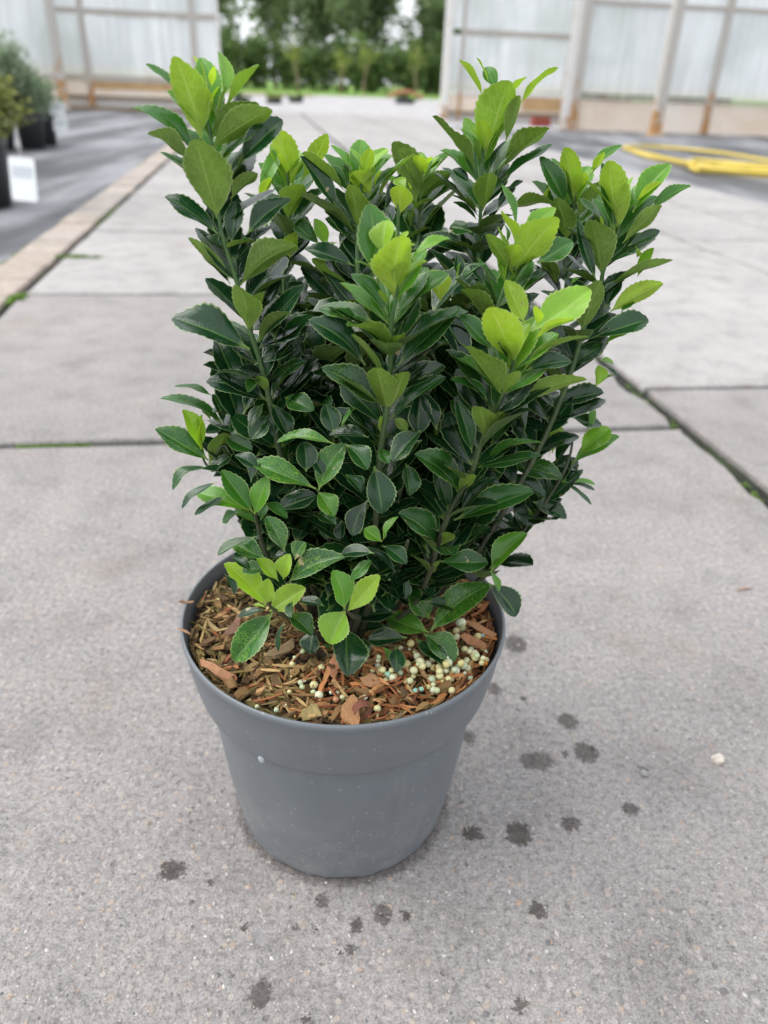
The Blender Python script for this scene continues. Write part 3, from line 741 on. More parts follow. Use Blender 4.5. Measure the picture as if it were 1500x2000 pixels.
for i, (x, y, mt) in enumerate(((470, 199, 'hedge_leaf'), (535, 200, 'young_leaf'), (578, 198, 'hedge_leaf'))):
    p = at_z(x, y); r0 = tag(empty('nursery_pot', (p.x, p.y, -.035)), LB[i], 'potted plant', 'small pots outside the doorway')
    b = MB(); b.lathe([(0, 0), (.20, 0), (.24, .12), (.225, .12), (.21, .09), (0, .09)], 20); b.build('pot', M['dark_pot'], r0, True)
    b = MB(); cloud(b, Vector((0, 0, .17)), (.3, .3, .10), 240, .05, rng); b.build('foliage', M[mt], r0, attr='tint')

# potted shrubs left
def nursery_plant(x, y, R, hpot, crown, mat, n, size, label, seed):
    rg = random.Random(seed); p = at_z(x, y, -.012)
    pot = tag(empty('nursery_pot', (p.x, p.y, -.012)), 'black plastic pot under the ' + label, 'pot', 'black pots on the ground cloth')
    b = MB(); b.lathe([(0, 0), (R * .8, 0), (R * .97, hpot * .86), (R, hpot * .87), (R * 1.02, hpot), (R * .95, hpot), (R * .92, hpot * .9)], 32); b.build('body', M['dark_pot'], pot, True)
    b = MB(); b.lathe([(0, hpot * .93), (R * .6, hpot * .93), (R * .93, hpot * .9)], 24); b.build('bark_cover', M['bark_mix'], pot)
    sh = tag(empty('shrub', (p.x, p.y, hpot * .9)), label, 'shrub', 'potted shrubs on the ground cloth')
    cx, cz, rx, rz_ = crown
    b = MB(); cloud(b, Vector((cx, 0, cz)), (rx, rx, rz_), n, size, rg, clumps=22, hollow=.25); b.build('foliage', M[mat], sh, attr='tint')
    for k in range(7):
        a = rg.uniform(0, 2 * pi); q = Vector((cos(a), sin(a), 0)) * R * .3
        d = Vector((cos(a) * rx * .6 + cx, sin(a) * rx * .6, cz + rz_ * rg.uniform(-.2, .6)))
        b = MB(); b.tube([q, q * .8 + d * .5, d], [.008, .006, .003], 5); b.build('stem', M['bark'], sh)
    return pot
nursery_plant(-32, 402, .155, .30, (.07, .12, .23, .19), 'pot_leaf_yellow', 2200, .017, 'yellow-green shrub at the left picture edge', 1)
nursery_plant(66, 290, .12, .25, (-.02, .19, .27, .22), 'pot_leaf_grey', 2000, .020, 'grey-green shrub behind the yellow-green one', 2)
nursery_plant(91, 283, .11, .25, (.02, .14, .22, .16), 'pot_leaf_grey', 1300, .020, 'smaller grey-green shrub beside the hanging far label', 3)
nursery_plant(5, 292, .12, .25, (.04, .30, .34, .27), 'pot_leaf_grey', 2400, .021, 'tallest grey-green shrub at the left picture edge', 4)
nursery_plant(-60, 330, .12, .25, (.0, .26, .32, .24), 'pot_leaf_yellow', 1500, .02, 'yellowish shrub mostly beyond the left picture edge', 6)
def hang_tag(x0, x1, y0, y1, Y, label, strap_to):
    a = at_y(x0, y1, Y); c = at_y(x1, y1, Y); d = at_y(x0, y0, Y)
    wd = (c - a).length; ht = (d - a).length
    root = tag(empty('plant_label', at_y((x0 + x1) / 2, (y0 + y1) / 2, Y)), label, 'plant label', 'white plant labels')
    b = MB(); rr = wd * .13
    ring = []
    for cx, cz, a0 in ((wd / 2 - rr, ht / 2 - rr, 0), (-wd / 2 + rr, ht / 2 - rr, 90), (-wd / 2 + rr, -ht / 2 + rr, 180), (wd / 2 - rr, -ht / 2 + rr, 270)):
        for k in range(5): an = radians(a0 + 22.5 * k); ring.append((cx + rr * cos(an), cz + rr * sin(an)))
    n = len(ring)
    b.add([(x, -.001, z) for x, z in ring] + [(x, .001, z) for x, z in ring], [tuple(range(n - 1, -1, -1)), tuple(range(n, 2 * n))] + [(i, (i + 1) % n, n + (i + 1) % n, n + i) for i in range(n)])
    o = b.build('card', M['tag'], root); 
    b = MB(); b.tube([(0, 0, ht / 2), (-wd * .1, .01, ht / 2 + strap_to)], [.0015, .0015], 6); b.build('strap', M['white_strip'], root)
    root.rotation_euler = (radians(-6), radians(2), radians(-6))
    return root
hang_tag(19, 71, 309, 392, at_z(-32, 402).y - .17, 'large white printed label hanging on the pot at the left edge', .12)
Yf = at_z(91, 283).y - .17
hang_tag(96, 127, 199, 226, Yf, 'upper white label on the far shrub beside the grey pots', .05)
hang_tag(104, 132, 232, 258, Yf - .02, 'lower white label on the far shrub beside the grey pots', .05)

# ------------------------------------------------------------------ the pot
NP = 128
pot = tag(empty('plant_pot', POT), 'large round slate grey plastic pot with a stepped collar standing on the concrete', 'pot')
RIM = .2066
prof = [(.0905, .0005), (.0917, .003), (.0917 + .0003, .006), (.1000, .060), (.1052, .110), (.1080, .134), (.1085, .1430), (.1090, .1458), (.1106, .1476), (.1132, .1488), (.1152, .1506), (.1166, .1540), (.1180, .1600), (.1200, .170), (.1217, .180), (.1238, .1995),
        (.1246, .2008), (.1251, .2022), (.1253, .2040), (.1250, .2056), (.1242, .2066), (.1232, .2067), (.1226, .2058), (.1222, .203), (.1180, .180), (.113, .150)]
vs = []; fs = []
notches = [(-1.98, .10), (-1.72, .05), (-1.50, .13), (-1.15, .06), (-.6, .1), (-2.6, .1)]
for i, (r, z) in enumerate(prof):
    for k in range(NP):
        a = 2 * pi * k / NP; zz = z
        if i < 3:
            aa = (a + pi) % (2 * pi) - pi
            for c, wd in notches:
                if abs(aa - c) < wd: zz = z + .0014
        vs.append((r * cos(a), r * sin(a), zz))
for i in range(len(prof) - 1):
    for k in range(NP):
        k2 = (k + 1) % NP; fs.append((i * NP + k, i * NP + k2, (i + 1) * NP + k2, (i + 1) * NP + k))
b = MB(); b.add(vs, fs); b.add([(.0900 * cos(2 * pi * k / 64), .0900 * sin(2 * pi * k / 64), .006) for k in range(64)], [tuple(range(63, -1, -1))])
b.build('body', M['pot'], pot, True)
SOIL = .1925
b = MB(); b.lathe([(0, SOIL + .002), (.05, SOIL), (.09, SOIL - .003), (.119, SOIL - .004)], 48); b.build('potting_soil', M['potsoil'], pot)
# water drops clinging to the pot
for x, y, r, lb in ((524, 1447, .0021, 'small water drop just under the collar top at the left'), (511, 1481, .0030, 'largest flat water drop on the collar step'), (546, 1571, .0021, 'lowest water drop on the grey pot wall')):
    d = ray(x, y); best = None
    for k in range(400):
        tt = .3 + k * .0006; p = CAM + d * tt; rr = hypot(p.x - POT.x, p.y - POT.y)
        zs_ = [(z, r_) for r_, z in prof[:14]]
        R_ = None
        for (za, ra), (zb, rb) in zip(zs_, zs_[1:]):
            if za <= p.z <= zb: R_ = ra + (rb - ra) * (p.z - za) / max(1e-6, zb - za)
        if R_ and rr <= R_: best = p; break
    if best is None: continue
    nrm = Vector((best.x - POT.x, best.y - POT.y, 0)).normalized()
    bm = bmesh.new(); bmesh.ops.create_icosphere(bm, subdivisions=3, radius=r)
    for vv in bm.verts: vv.co = Vector((vv.co.x * .9, vv.co.y * .45, vv.co.z * (1.0 if vv.co.z > 0 else 1.35)))
    me = bpy.data.meshes.new('water_drop'); bm.to_mesh(me); bm.free(); me.materials.append(M['water'])
    me.polygons.foreach_set('use_smooth', [True] * len(me.polygons))
    o = bpy.data.objects.new('water_drop', me); COL.objects.link(o); o.location = best + nrm * r * .15
    o.rotation_euler.z = math.atan2(nrm.y, nrm.x) + pi / 2
    tag(o, lb, 'water drop', 'water drops on the grey pot')

# ------------------------------------------------------------------ wood chips
BROWN = [(.22, .125, .050), (.31, .19, .072), (.42, .285, .12), (.12, .070, .032), (.25, .175, .058), (.50, .365, .17), (.18, .145, .045)]
ORANGE = [(.48, .20, .070), (.58, .28, .11), (.36, .135, .050), (.52, .31, .14), (.42, .165, .065), (.23, .085, .036)]
def chip_geo(L, W, T, rg):
    n = 4; vs = []; bend = rg.uniform(-.32, .32) * L; tw = rg.uniform(-.5, .5)
    for i in range(n):
        t = i / (n - 1); x = (t - .5) * L; wd = W * (1 - .75 * abs(t - .5) ** 1.5 * rg.uniform(.5, 2.2)) * .5; th = T * .5
        zc = bend * (4 * (t - .5) ** 2) * .4; a = tw * (t - .5)
        jl = rg.uniform(-.12, .12) * L * (i in (0, n - 1))
        for sy, sz in ((-1, -1), (1, -1), (1, 1), (-1, 1)):
            y = sy * wd + rg.uniform(-.22, .22) * W; z = sz * th
            vs.append(Vector((x + jl * sy, y * cos(a) - z * sin(a), zc + y * sin(a) + z * cos(a))))
    fs = [(3, 2, 1, 0), tuple(4 * (n - 1) + k for k in range(4))]
    for i in range(n - 1):
        for k in range(4):
            k2 = (k + 1) % 4; fs.append((4 * i + k, 4 * i + k2, 4 * i + 4 + k2, 4 * i + 4 + k))
    return vs, fs
def chip_dims(rg):
    q = rg.random()
    if q < .76: return rg.uniform(.008, .022), rg.uniform(.0008, .0019), rg.uniform(.0007, .0014)
    if q < .93: return rg.uniform(.010, .024), rg.uniform(.0022, .0042), rg.uniform(.0010, .0020)
    return rg.uniform(.009, .017), rg.uniform(.0045, .0075), rg.uniform(.0012, .0024)
rg = random.Random(11)
bulk = MB()
def side_color(x, y, rg):
    f = (x - POT.x) / .11
    pr = .5 + .55 * f - .15
    return rg.choice(ORANGE) if rg.random() < pr else rg.choice(BROWN)
for k in range(2200):
    a = rg.uniform(0, 2 * pi); r = .117 * sqrt(rg.random()); x, y = POT.x + r * cos(a), POT.y + r * sin(a)
    L, W, T = chip_dims(rg); L = min(L, .02); vs, fs = chip_geo(L, W, T, rg)
    ez = rg.uniform(0, 2 * pi)
    if r + L * .5 > .120:   # lie along the rim
        ez = a + pi / 2 + rg.uniform(-.3, .3)
    R_ = Matrix.Rotation(ez, 3, 'Z') @ Matrix.Rotation(rg.gauss(0, .22), 3, 'Y') @ Matrix.Rotation(rg.gauss(0, .35), 3, 'X')
    z = SOIL - .001 + .0035 * (1 - r / .12) + rg.uniform(0, .0045)
    cc = side_color(x, y, rg); q = rg.uniform(.30, .95)  # lower layer darkened: shade in the gaps is painted into the tint
    bulk.add([Vector((x, y, z)) + R_ @ v_ for v_ in vs], fs, tuple(c * q for c in cc) + (1,))
tag(bulk.build('bark_mulch', M['chipbulk'], attr='tint'), 'layer of shredded wood mulch covering the soil inside the grey pot', None, None, 'stuff')
chip_meshes = {}
def chip_mesh(kind, i):
    key = (kind, i)
    if key not in chip_meshes:
        r2 = random.Random(hash(key) % 1000 if False else i * 17 + (3 if kind == 'o' else 5)); b = MB()
        L, W, T = chip_dims(r2); vs, fs = chip_geo(L, W, T, r2)
        col = (ORANGE if kind == 'o' else BROWN)[i % (6 if kind == 'o' else 7)]; q = r2.uniform(.85, 1.3)
        b.add(vs, fs, tuple(c * q for c in col) + (1,))
        me = bpy.data.meshes.new('wood_chip'); me.from_pydata(b.v, [], b.f)
        a = me.color_attributes.new('tint', 'FLOAT_COLOR', 'POINT'); a.data.foreach_set('color', [x for c in b.c for x in c])
        me.materials.append(M['chip']); chip_meshes[key] = (me, L)
    return chip_meshes[key]
def place_chip(p, ez, ey, ex, kind, i, label, group, scale=1):
    me, L = chip_mesh(kind, i)
    o = bpy.data.objects.new('wood_chip', me); COL.objects.link(o)
    o.location = p; o.rotation_euler = (ex, ey, ez); o.scale = (scale,) * 3
    return tag(o, label, 'wood chip', group)
def in_poly(x, y, P):
    c = False; j = len(P) - 1
    for i in range(len(P)):
        if (P[i][1] > y) != (P[j][1] > y) and x < (P[j][0] - P[i][0]) * (y - P[i][1]) / (P[j][1] - P[i][1]) + P[i][0]: c = not c
        j = i
    return c
LEFTP = [(362, 1150), (440, 1090), (470, 1190), (480, 1290), (600, 1300), (600, 1410), (480, 1370), (390, 1290)]
FRONTP = [(600, 1290), (700, 1300), (760, 1270), (900, 1280), (950, 1200), (980, 1200), (975, 1280), (900, 1360), (760, 1410), (600, 1410)]
n_l = n_f = 0
while n_l + n_f < 280:
    px, py = rg.uniform(350, 990), rg.uniform(1080, 1415)
    l = in_poly(px, py, LEFTP); f = in_poly(px, py, FRONTP)
    if not (l or f): continue
    p = at_z(px, py, SOIL + .005); r = hypot(p.x - POT.x, p.y - POT.y); a = math.atan2(p.y - POT.y, p.x - POT.x)
    if r > .1165: continue
    kind = 'o' if rg.random() < (.12 if l else .68) else 'b'
    i = rg.randrange(18); L = chip_mesh(kind, i)[1]
    ez = rg.uniform(0, 2 * pi)
    if r + L * .5 > .119: ez = a + pi / 2 + rg.uniform(-.25, .25)
    p.z = SOIL + .0030 + .003 * (1 - r / .12) + rg.uniform(0, .004)
    zone = 'beside the left rim of the pot' if px < 430 else 'under the left shoots of the shrub' if px < 540 and py < 1300 else 'by the left front rim' if px < 600 else \
        'at the front rim below the lime shoot' if px < 760 else 'around the pellet cluster' if px < 880 or py > 1290 else 'at the right side of the pot'
    me_ = chip_mesh(kind, i)[0]; wd_ = max(v_.co.y for v_ in me_.vertices) - min(v_.co.y for v_ in me_.vertices)
    lb = ('broad ' if wd_ > .0048 else 'thin ') + ('orange-brown' if kind == 'o' else 'dull brown') + ' wood chip lying ' + zone
    place_chip(p, ez, rg.gauss(0, .24), rg.gauss(0, .5), kind, i, lb, lb.replace('wood chip', 'wood chips'))
    n_l += l; n_f += f
def big_chip(x, y, L, W, T, ez, ey, ex, col, label, up=.008):
    b = MB(); vs, fs = chip_geo(L, W, T, random.Random(int(x))); b.add(vs, fs, col + (1,))
    o = b.build('wood_chip', M['chip'], attr='tint', loc=at_z(x, y, SOIL + up)); o.rotation_euler = (ex, ey, ez)
    tag(o, label, 'wood chip', 'large single wood chips')
big_chip(688, 1392, .020, .011, .003, 1.5, -.35, .1, (.42, .22, .10), 'large upright orange wood chip beside the curled bark at the front rim')
big_chip(606, 1392, .012, .010, .002, .4, .1, .3, (.36, .28, .12), 'flat pale yellow-tan wood chip at the front rim')
big_chip(655, 1297, .022, .008, .002, 1.35, -.35, .1, (.50, .23, .12), 'smooth salmon-orange wood chip under the drooping dark leaf')
big_chip(723, 1330, .012, .009, .002, .5, .2, .3, (.45, .24, .12), 'short broad orange-tan wood chip beside the fertiliser pellets', .010)
big_chip(551, 1270, .024, .009, .002, .9, .1, .3, (.24, .17, .09), 'broad brown wood chip below the low lime-green shoot', .009)
big_chip(455, 1228, .026, .006, .002, 1.4, .1, .3, (.25, .14, .09), 'long reddish brown wood chip under the left mottled leaf', .009)
big_chip(938, 1228, .026, .005, .002, -.55, .1, .3, (.46, .23, .11), 'long orange wood chip at the right side of the mulch', .009)
big_chip(925, 1255, .020, .006, .002, -.5, .1, .3, (.38, .18, .09), 'curved orange-brown wood chip above the pellet cluster', .009)
big_chip(420, 1305, .026, .007, .002, -.5, .12, .2, (.38, .19, .10), 'reddish wood chip against the left front rim', .011)
# curled bark strip
b = MB(); pts = [Vector((.006 * cos(a), .0035 * sin(a), .006 * sin(a) * .9)) for a in [(-1.9 + k * .42) for k in range(12)]]
vs = []
for p in pts: vs += [p + Vector((0, -.0022, 0)), p + Vector((0, .0022, 0))]
out = [v_ * 1.13 for v_ in vs]; nn = len(vs)
fs = [(2 * i, 2 * i + 2, 2 * i + 3, 2 * i + 1) for i in range(len(pts) - 1)] + [(nn + 2 * i, nn + 2 * i + 1, nn + 2 * i + 3, nn + 2 * i + 2) for i in range(len(pts) - 1)]
fs += [(2 * i, nn + 2 * i, nn + 2 * i + 2, 2 * i + 2) for i in range(len(pts) - 1)] + [(2 * i + 1, 2 * i + 3, nn + 2 * i + 3, nn + 2 * i + 1) for i in range(len(pts) - 1)]
b.add(vs + out, fs, (.20, .075, .045, 1))
o = b.build('bark_curl', M['chip'], attr='tint', loc=at_z(706, 1391, SOIL + .010), rz=.5); o.rotation_euler.x = .5
tag(o, 'curled dark red strip of bark at the front rim', 'bark strip')
# splinters sticking over the left rim
for x, y, ez, ey, lb in ((352, 1176, .35, .1, 'thin orange splinter poking out over the left rim'), (347, 1232, -.25, .1, 'brown splinter overhanging the left rim')):
    b = MB(); vs, fs = chip_geo(.014, .0028, .0014, random.Random(x)); vs = [v_ * .75 for v_ in vs]; b.add(vs, fs, (.38, .22, .13, 1))
    o = b.build('wood_splinter', M['chip'], attr='tint', loc=at_z(x + 12, y, RIM + .0002)); o.rotation_euler = (.3, .3, ez)
    tag(o, lb, 'splinter', 'splinters on the left rim')

# ------------------------------------------------------------------ fertiliser pellets
bm = bmesh.new(); bmesh.ops.create_icosphere(bm, subdivisions=2, radius=1.0)
for vv in bm.verts: vv.co *= 1 + .06 * noise.noise(vv.co * 1.7)
gm = bpy.data.meshes.new('fertiliser_pellet'); bm.to_mesh(gm); bm.free(); gm.materials.append(M['gran'])
gm.polygons.foreach_set('use_smooth', [True] * len(gm.polygons))
CREAM = [(.76, .68, .34), (.72, .68, .40), (.80, .70, .36), (.60, .63, .36), (.54, .60, .40), (.80, .76, .52), (.70, .58, .25)]
placed = []
def pellet(px, py, rpx, col, label, group, up=0):
    z = SOIL + .0056 + up; p = at_z(px, py, z)
    r = rpx * .92 * (p - CAM).dot(FW) / FPX
    rr = hypot(p.x - POT.x, p.y - POT.y)
    if rr > .1195 - r:
        s = (.1195 - r) / rr; p.x = POT.x + (p.x - POT.x) * s; p.y = POT.y + (p.y - POT.y) * s
    for q, r2 in placed:
        if (q - p).length < (r + r2) * .9: p.z = max(p.z, q.z + sqrt(max(0, (r + r2) ** 2 * .8 - (q.x - p.x) ** 2 - (q.y - p.y) ** 2)))
    p.z = min(p.z, SOIL + .0125)
    placed.append((p.copy(), r))
    o = bpy.data.objects.new('fertiliser_pellet', gm); COL.objects.link(o)
    o.location = p; o.scale = (r, r * rg.uniform(.92, 1.05), r * rg.uniform(.9, 1.0)); o.rotation_euler = (rg.uniform(0, 6), rg.uniform(0, 6), rg.uniform(0, 6))
    o['tint'] = list(col)
    tag(o, label, 'fertiliser pellet', group)
G1 = 'cream fertiliser pellets in the right-hand cluster'
DIG = [(613,1338,9),(623,1358,10),(612,1352,6),(590,1342,6),(594,1329,5),(587,1336,6),(628,1304,8),(571,1298,7),(575,1284,4),(565,1352,6),(558,1377,6),(502,1380,5),(540,1387,6),(647,1352,5),(659,1353,5),(668,1362,6),(573,1388,5),(737,1384,8),(551,1354,4),(713,1362,6),(722,1352,6),(732,1346,5),(728,1310,6),(738,1300,7),(427,1172,4),(591,1272,6),(655,1362,4)]
for x, y, r in DIG:
    pellet(x, y, r, rg.choice(CREAM), 'single cream fertiliser pellet scattered on the mulch left of the main cluster', 'scattered cream fertiliser pellets')
SP = [(815,1302,8,(.62,.20,.05),'larger orange pellet in the middle of the cluster'),(950,1297,7,(.66,.22,.03),'bright orange pellet close to the right rim'),(656,1366,7,(.50,.24,.12),'dull terracotta pellet at the front among brown chips'),
 (757,1318,8,(.35,.58,.42),'mint green pellet left of the cluster'),(811,1349,6,(.30,.54,.46),'left of two teal pellets near the front'),(823,1346,6,(.33,.56,.44),'right of two teal pellets near the front'),(943,1241,4,(.36,.52,.50),'tiny pale blue-green pellet at the upper right'),
 (926,1278,10,(.74,.66,.42),'biggest pale cream pellet near the right rim'),(794,1298,10,(.64,.54,.26),'biggest yellowish pellet in the cluster'),(933,1243,8,(.68,.58,.28),'yellow pellet alone at the upper right')]
for x, y, r, c, lb in SP: pellet(x, y, r, c, lb, 'odd coloured fertiliser pellets', .002)
CL = [[(720,1275),(800,1262),(830,1290),(800,1340),(730,1325)],[(800,1300),(870,1280),(900,1300),(880,1360),(830,1350)],[(880,1260),(950,1255),(955,1300),(905,1335),(870,1320)],[(885,1228),(905,1225),(905,1250),(888,1250)]]
n = 0
while n < 88:
    P_ = CL[(0, 0, 1, 1, 2, 2, 1)[rg.randrange(7)] if n < 82 else 3]
    x, y = rg.uniform(715, 960), rg.uniform(1222, 1372)
    if not in_poly(x, y, P_): continue
    rp = rg.choice((5, 6, 6, 7, 8, 8, 9)); cc_ = rg.choice(CREAM)
    pellet(x, y, rp, cc_, ('small ' if rp < 7 else 'large ') + ('greenish' if cc_[1] > cc_[0] else 'cream') + ' fertiliser pellet ' + ('at the left end of the cluster' if x < 800 else 'in the middle of the cluster' if x < 875 else 'in the part of the cluster by the right rim'), G1)
    n += 1

# ------------------------------------------------------------------ stones and litter on the slab
def stone(px, py, r, mat, label, sq=(1.3, 1, .7)):
    bm = bmesh.new(); bmesh.ops.create_icosphere(bm, subdivisions=3, radius=r)
    for vv in bm.verts:
        c = vv.co.normalized(); k = 1 + .35 * noise.noise(c * 1.3 + Vector((px, py, 0))) + .1 * noise.noise(c * 4)
        vv.co = Vector((c.x * sq[0], c.y * sq[1], c.z * sq[2])) * r * k
    me = bpy.data.meshes.new('pebble'); bm.to_mesh(me); bm.free(); me.materials.append(mat)
    o = bpy.data.objects.new('pebble', me); COL.objects.link(o); o.location = at_z(px, py + 6) + Vector((0, 0, r * .5)); o.rotation_euler.z = px % 3
    tag(o, label, 'pebble', 'pebbles on the concrete')
stone(1401, 1482, .0062, M['stone'], 'chipped cream-white pebble lying alone at the right', (1.0, .8, .9))
stone(1256, 1506, .0032, M['grey_stone'], 'small dark grey pebble between the pot and the white pebble')
b = MB(); vs, fs = chip_geo(.022, .0022, .0014, random.Random(3)); b.add(vs, fs, (.40, .22, .15, 1))
o = b.build('wood_splinter', M['chip'], attr='tint', loc=at_z(1453, 1152) + Vector((0, 0, .002)), rz=.25)
tag(o, 'reddish wood splinter lying on the concrete at the right', 'splinter')

# ------------------------------------------------------------------ the shrub
# leaf table: one row per leaf = base x, y, tip x, y, age 0 (old) .. 1 (fresh), angle of the blade to the viewer, width ratio
# (options: z tip nearer/farther in mm, m mottled, c arch).  Coordinates are local to a crop of the photograph (origin, scale).
CROP = {1: (240, 80, .34667), 2: (740, 80, .41333), 3: (290, 550, .31333), 4: (740, 550, .33333), 5: (330, 950, .45333), 6: (500, 360, .26667), 7: (1000, 480, .22),
        8: (560, 740, .26667), 9: (420, 980, .22667), 10: (680, 980, .22667), 11: (500, 180, .26667), 12: (1100, 250, .26667), 13: (1100, 650, .26667)}
SHOOTS = []
def shoot(name, stem, leaves): SHOOTS.append((name, stem, leaves))
# stem = [(photo x, y, distance Y) ...] from tip to base
shoot('A', [(402,225,.445),(414,285,.445),(430,440,.445),(465,560,.442),(490,650,.44),(512,720,.44),(528,790,.44),(560,950,.445),(600,1120,.455),(640,1210,.465)], '''
1 440 550 290 80 .68 160 .44 z-14
1 330 310 128 125 .35 75 .36
1 520 420 440 90 .66 20 .46 z12
1 560 330 540 55 .75 40 .36 z22
1 500 260 512 140 .95 155 .42
1 480 330 400 85 .9 120 .2 z14
1 570 390 765 130 .55 105 .34
1 410 650 50 375 .27 55 .36 c.10
1 385 680 140 515 .32 118 .36
1 490 560 765 350 .42 140 .40 m.6 z6
1 500 605 840 380 .42 146 .40 m.6
1 650 690 898 440 .18 30 .44
1 535 1000 410 548 .46 156 .58 z-16 m.5
1 610 890 755 740 .3 130 .5
1 535 1090 235 870 .15 45 .42 c.1
1 610 1150 645 900 .1 20 .42 z8
1 700 1090 945 890 .12 30 .40
1 605 1340 370 1105 .34 150 .22
1 605 1370 445 1190 .05 40 .36
1 660 1380 985 1150 .3 140 .42 c.08
1 560 1180 760 1125 .4 95 .24
1 540 1120 560 1010 .2 30 .5 z10
1 580 1180 470 1100 .12 50 .5
3 622 312 560 20 .42 152 .62 z-20 m.4
3 640 300 720 60 .36 120 .5 z-6
3 630 425 145 220 .10 35 .50 c.06
3 690 380 975 20 .10 45 .34
3 680 375 890 190 .16 115 .42
3 735 690 690 585 .38 150 .7 z-10
3 700 600 620 690 .3 50 .6
3 740 745 360 615 .03 40 .46
3 765 735 985 490 .08 60 .42
3 850 720 1030 800 .2 20 .8
3 760 560 770 400 .05 30 .4
3 720 620 800 420 .06 40 .4
3 650 470 560 420 .1 50 .5
3 720 760 640 900 .06 40 .5
3 770 760 870 960 .07 35 .6
3 760 830 640 980 .15 20 .62 z-10
3 800 790 780 960 .08 30 .6
3 660 520 900 420 .06 50 .4
''')
shoot('B', [(560,330,.56),(566,430,.56),(555,520,.555),(560,650,.55),(590,850,.52),(630,1150,.48)], '''
11 275 690 130 255 .80 152 .48
11 330 650 520 300 .72 150 .36
11 40 745 180 395 .66 35 .32
11 20 800 105 620 .85 150 .42
11 120 720 200 690 .6 60 .5
11 235 945 330 670 .62 152 .78
11 120 700 115 590 .7 100 .3
6 470 445 245 262 .25 30 .46
6 515 455 430 250 .70 25 .50
6 640 500 745 390 .45 140 .5
6 250 545 290 350 .68 150 .85
6 100 330 20 250 .6 140 .5
6 180 300 120 200 .5 40 .5
6 530 450 600 430 .8 60 .5
6 590 870 330 600 .03 35 .42
6 610 700 410 540 .3 120 .4
6 370 940 430 790 .55 40 .45
6 260 640 130 470 .2 60 .3
6 20 940 40 640 .1 100 .4
6 40 1150 240 900 .12 110 .3
6 120 960 350 720 .08 40 .48
6 250 1000 310 880 .05 40 .6
''')
shoot('C', [(1000,520,.47),(985,560,.465),(960,640,.46),(930,800,.46),(880,1000,.465),(780,1180,.47)], '''
2 640 1085 845 830 .76 146 .56 z-10
2 650 980 575 795 .78 120 .34
2 680 950 835 785 .72 25 .42 z10
2 640 1115 508 910 .5 140 .36
2 650 890 583 678 .55 60 .26
2 750 1050 915 945 .42 25 .62
2 605 960 590 860 .5 60 .4
2 640 1120 745 1020 .12 60 .24
2 350 1160 510 1050 .3 60 .26
2 290 1232 255 1078 .86 150 .72
2 380 1120 370 1010 .08 30 .5
2 370 1150 385 1045 .55 80 .2
2 560 1220 395 1165 .2 100 .4
2 660 1100 560 1020 .2 60 .3
2 700 1130 790 1090 .08 40 .5
2 500 1150 430 1060 .06 40 .5
4 655 290 488 40 .34 120 .46
4 550 560 600 470 .4 140 .5
4 540 600 320 370 .04 30 .5
4 150 540 210 330 .03 60 .5
4 330 650 180 420 .03 40 .5
4 610 700 560 500 .05 40 .5
''')
shoot('D', [(945,285,.55),(942,325,.55),(938,427,.55),(934,497,.55),(930,620,.54),(900,800,.52),(800,1100,.49)], '''
2 505 545 612 183 .58 154 .55 z-14
2 465 615 256 350 .25 105 .34
2 490 260 380 88 .75 95 .34
2 520 200 462 78 .75 95 .3
2 560 230 505 122 .5 20 .6 z8
2 620 255 700 168 .75 118 .30
2 670 300 846 123 .70 112 .27
2 600 480 662 255 .45 140 .36
2 570 605 806 408 .32 125 .42
2 580 660 818 485 .2 60 .32
2 520 620 600 470 .12 50 .3
2 490 805 515 622 .40 155 .80 z-18
2 470 810 345 725 .3 112 .34
2 462 845 350 760 .2 60 .4
2 440 905 333 880 .22 30 .75
2 430 670 350 605 .14 30 .5
2 600 710 682 660 .1 40 .4
2 560 800 645 690 .1 40 .4
2 620 795 830 765 .34 115 .36
2 520 930 600 850 .12 50 .4
2 430 1010 210 920 .08 30 .36
2 510 910 575 780 .15 60 .3
2 475 560 440 440 .4 120 .3
2 480 1000 540 900 .1 60 .4
2 480 1010 400 920 .1 60 .4
2 440 1060 330 1040 .05 60 .4
''')
shoot('E', [(825,340,.57),(820,420,.57),(815,500,.56),(800,700,.54),(740,1050,.49)], '''
2 175 775 72 472 .36 148 .46
2 190 745 338 620 .32 142 .50
2 220 625 362 528 .5 60 .28
2 215 605 252 545 .95 120 .5
2 200 565 183 525 .85 60 .6
2 210 640 290 555 .8 40 .4
2 190 865 285 780 .15 45 .4
2 125 840 262 745 .45 98 .2
2 130 935 245 880 .3 100 .28
2 170 860 100 800 .2 60 .4
2 160 990 250 920 .08 45 .4
2 120 560 70 500 .5 30 .5
2 150 880 160 800 .25 120 .4
2 190 990 330 960 .07 45 .4
''')
shoot('G', [(777,375,.50),(778,420,.50),(775,520,.50),(770,700,.49),(730,1050,.48)], '''
2 97 825 97 683 .82 155 .82
2 130 700 80 648 .80 25 .85 z8
2 150 705 138 668 .95 100 .4
2 60 860 20 780 .2 60 .4
2 120 860 150 790 .25 60 .4
''')
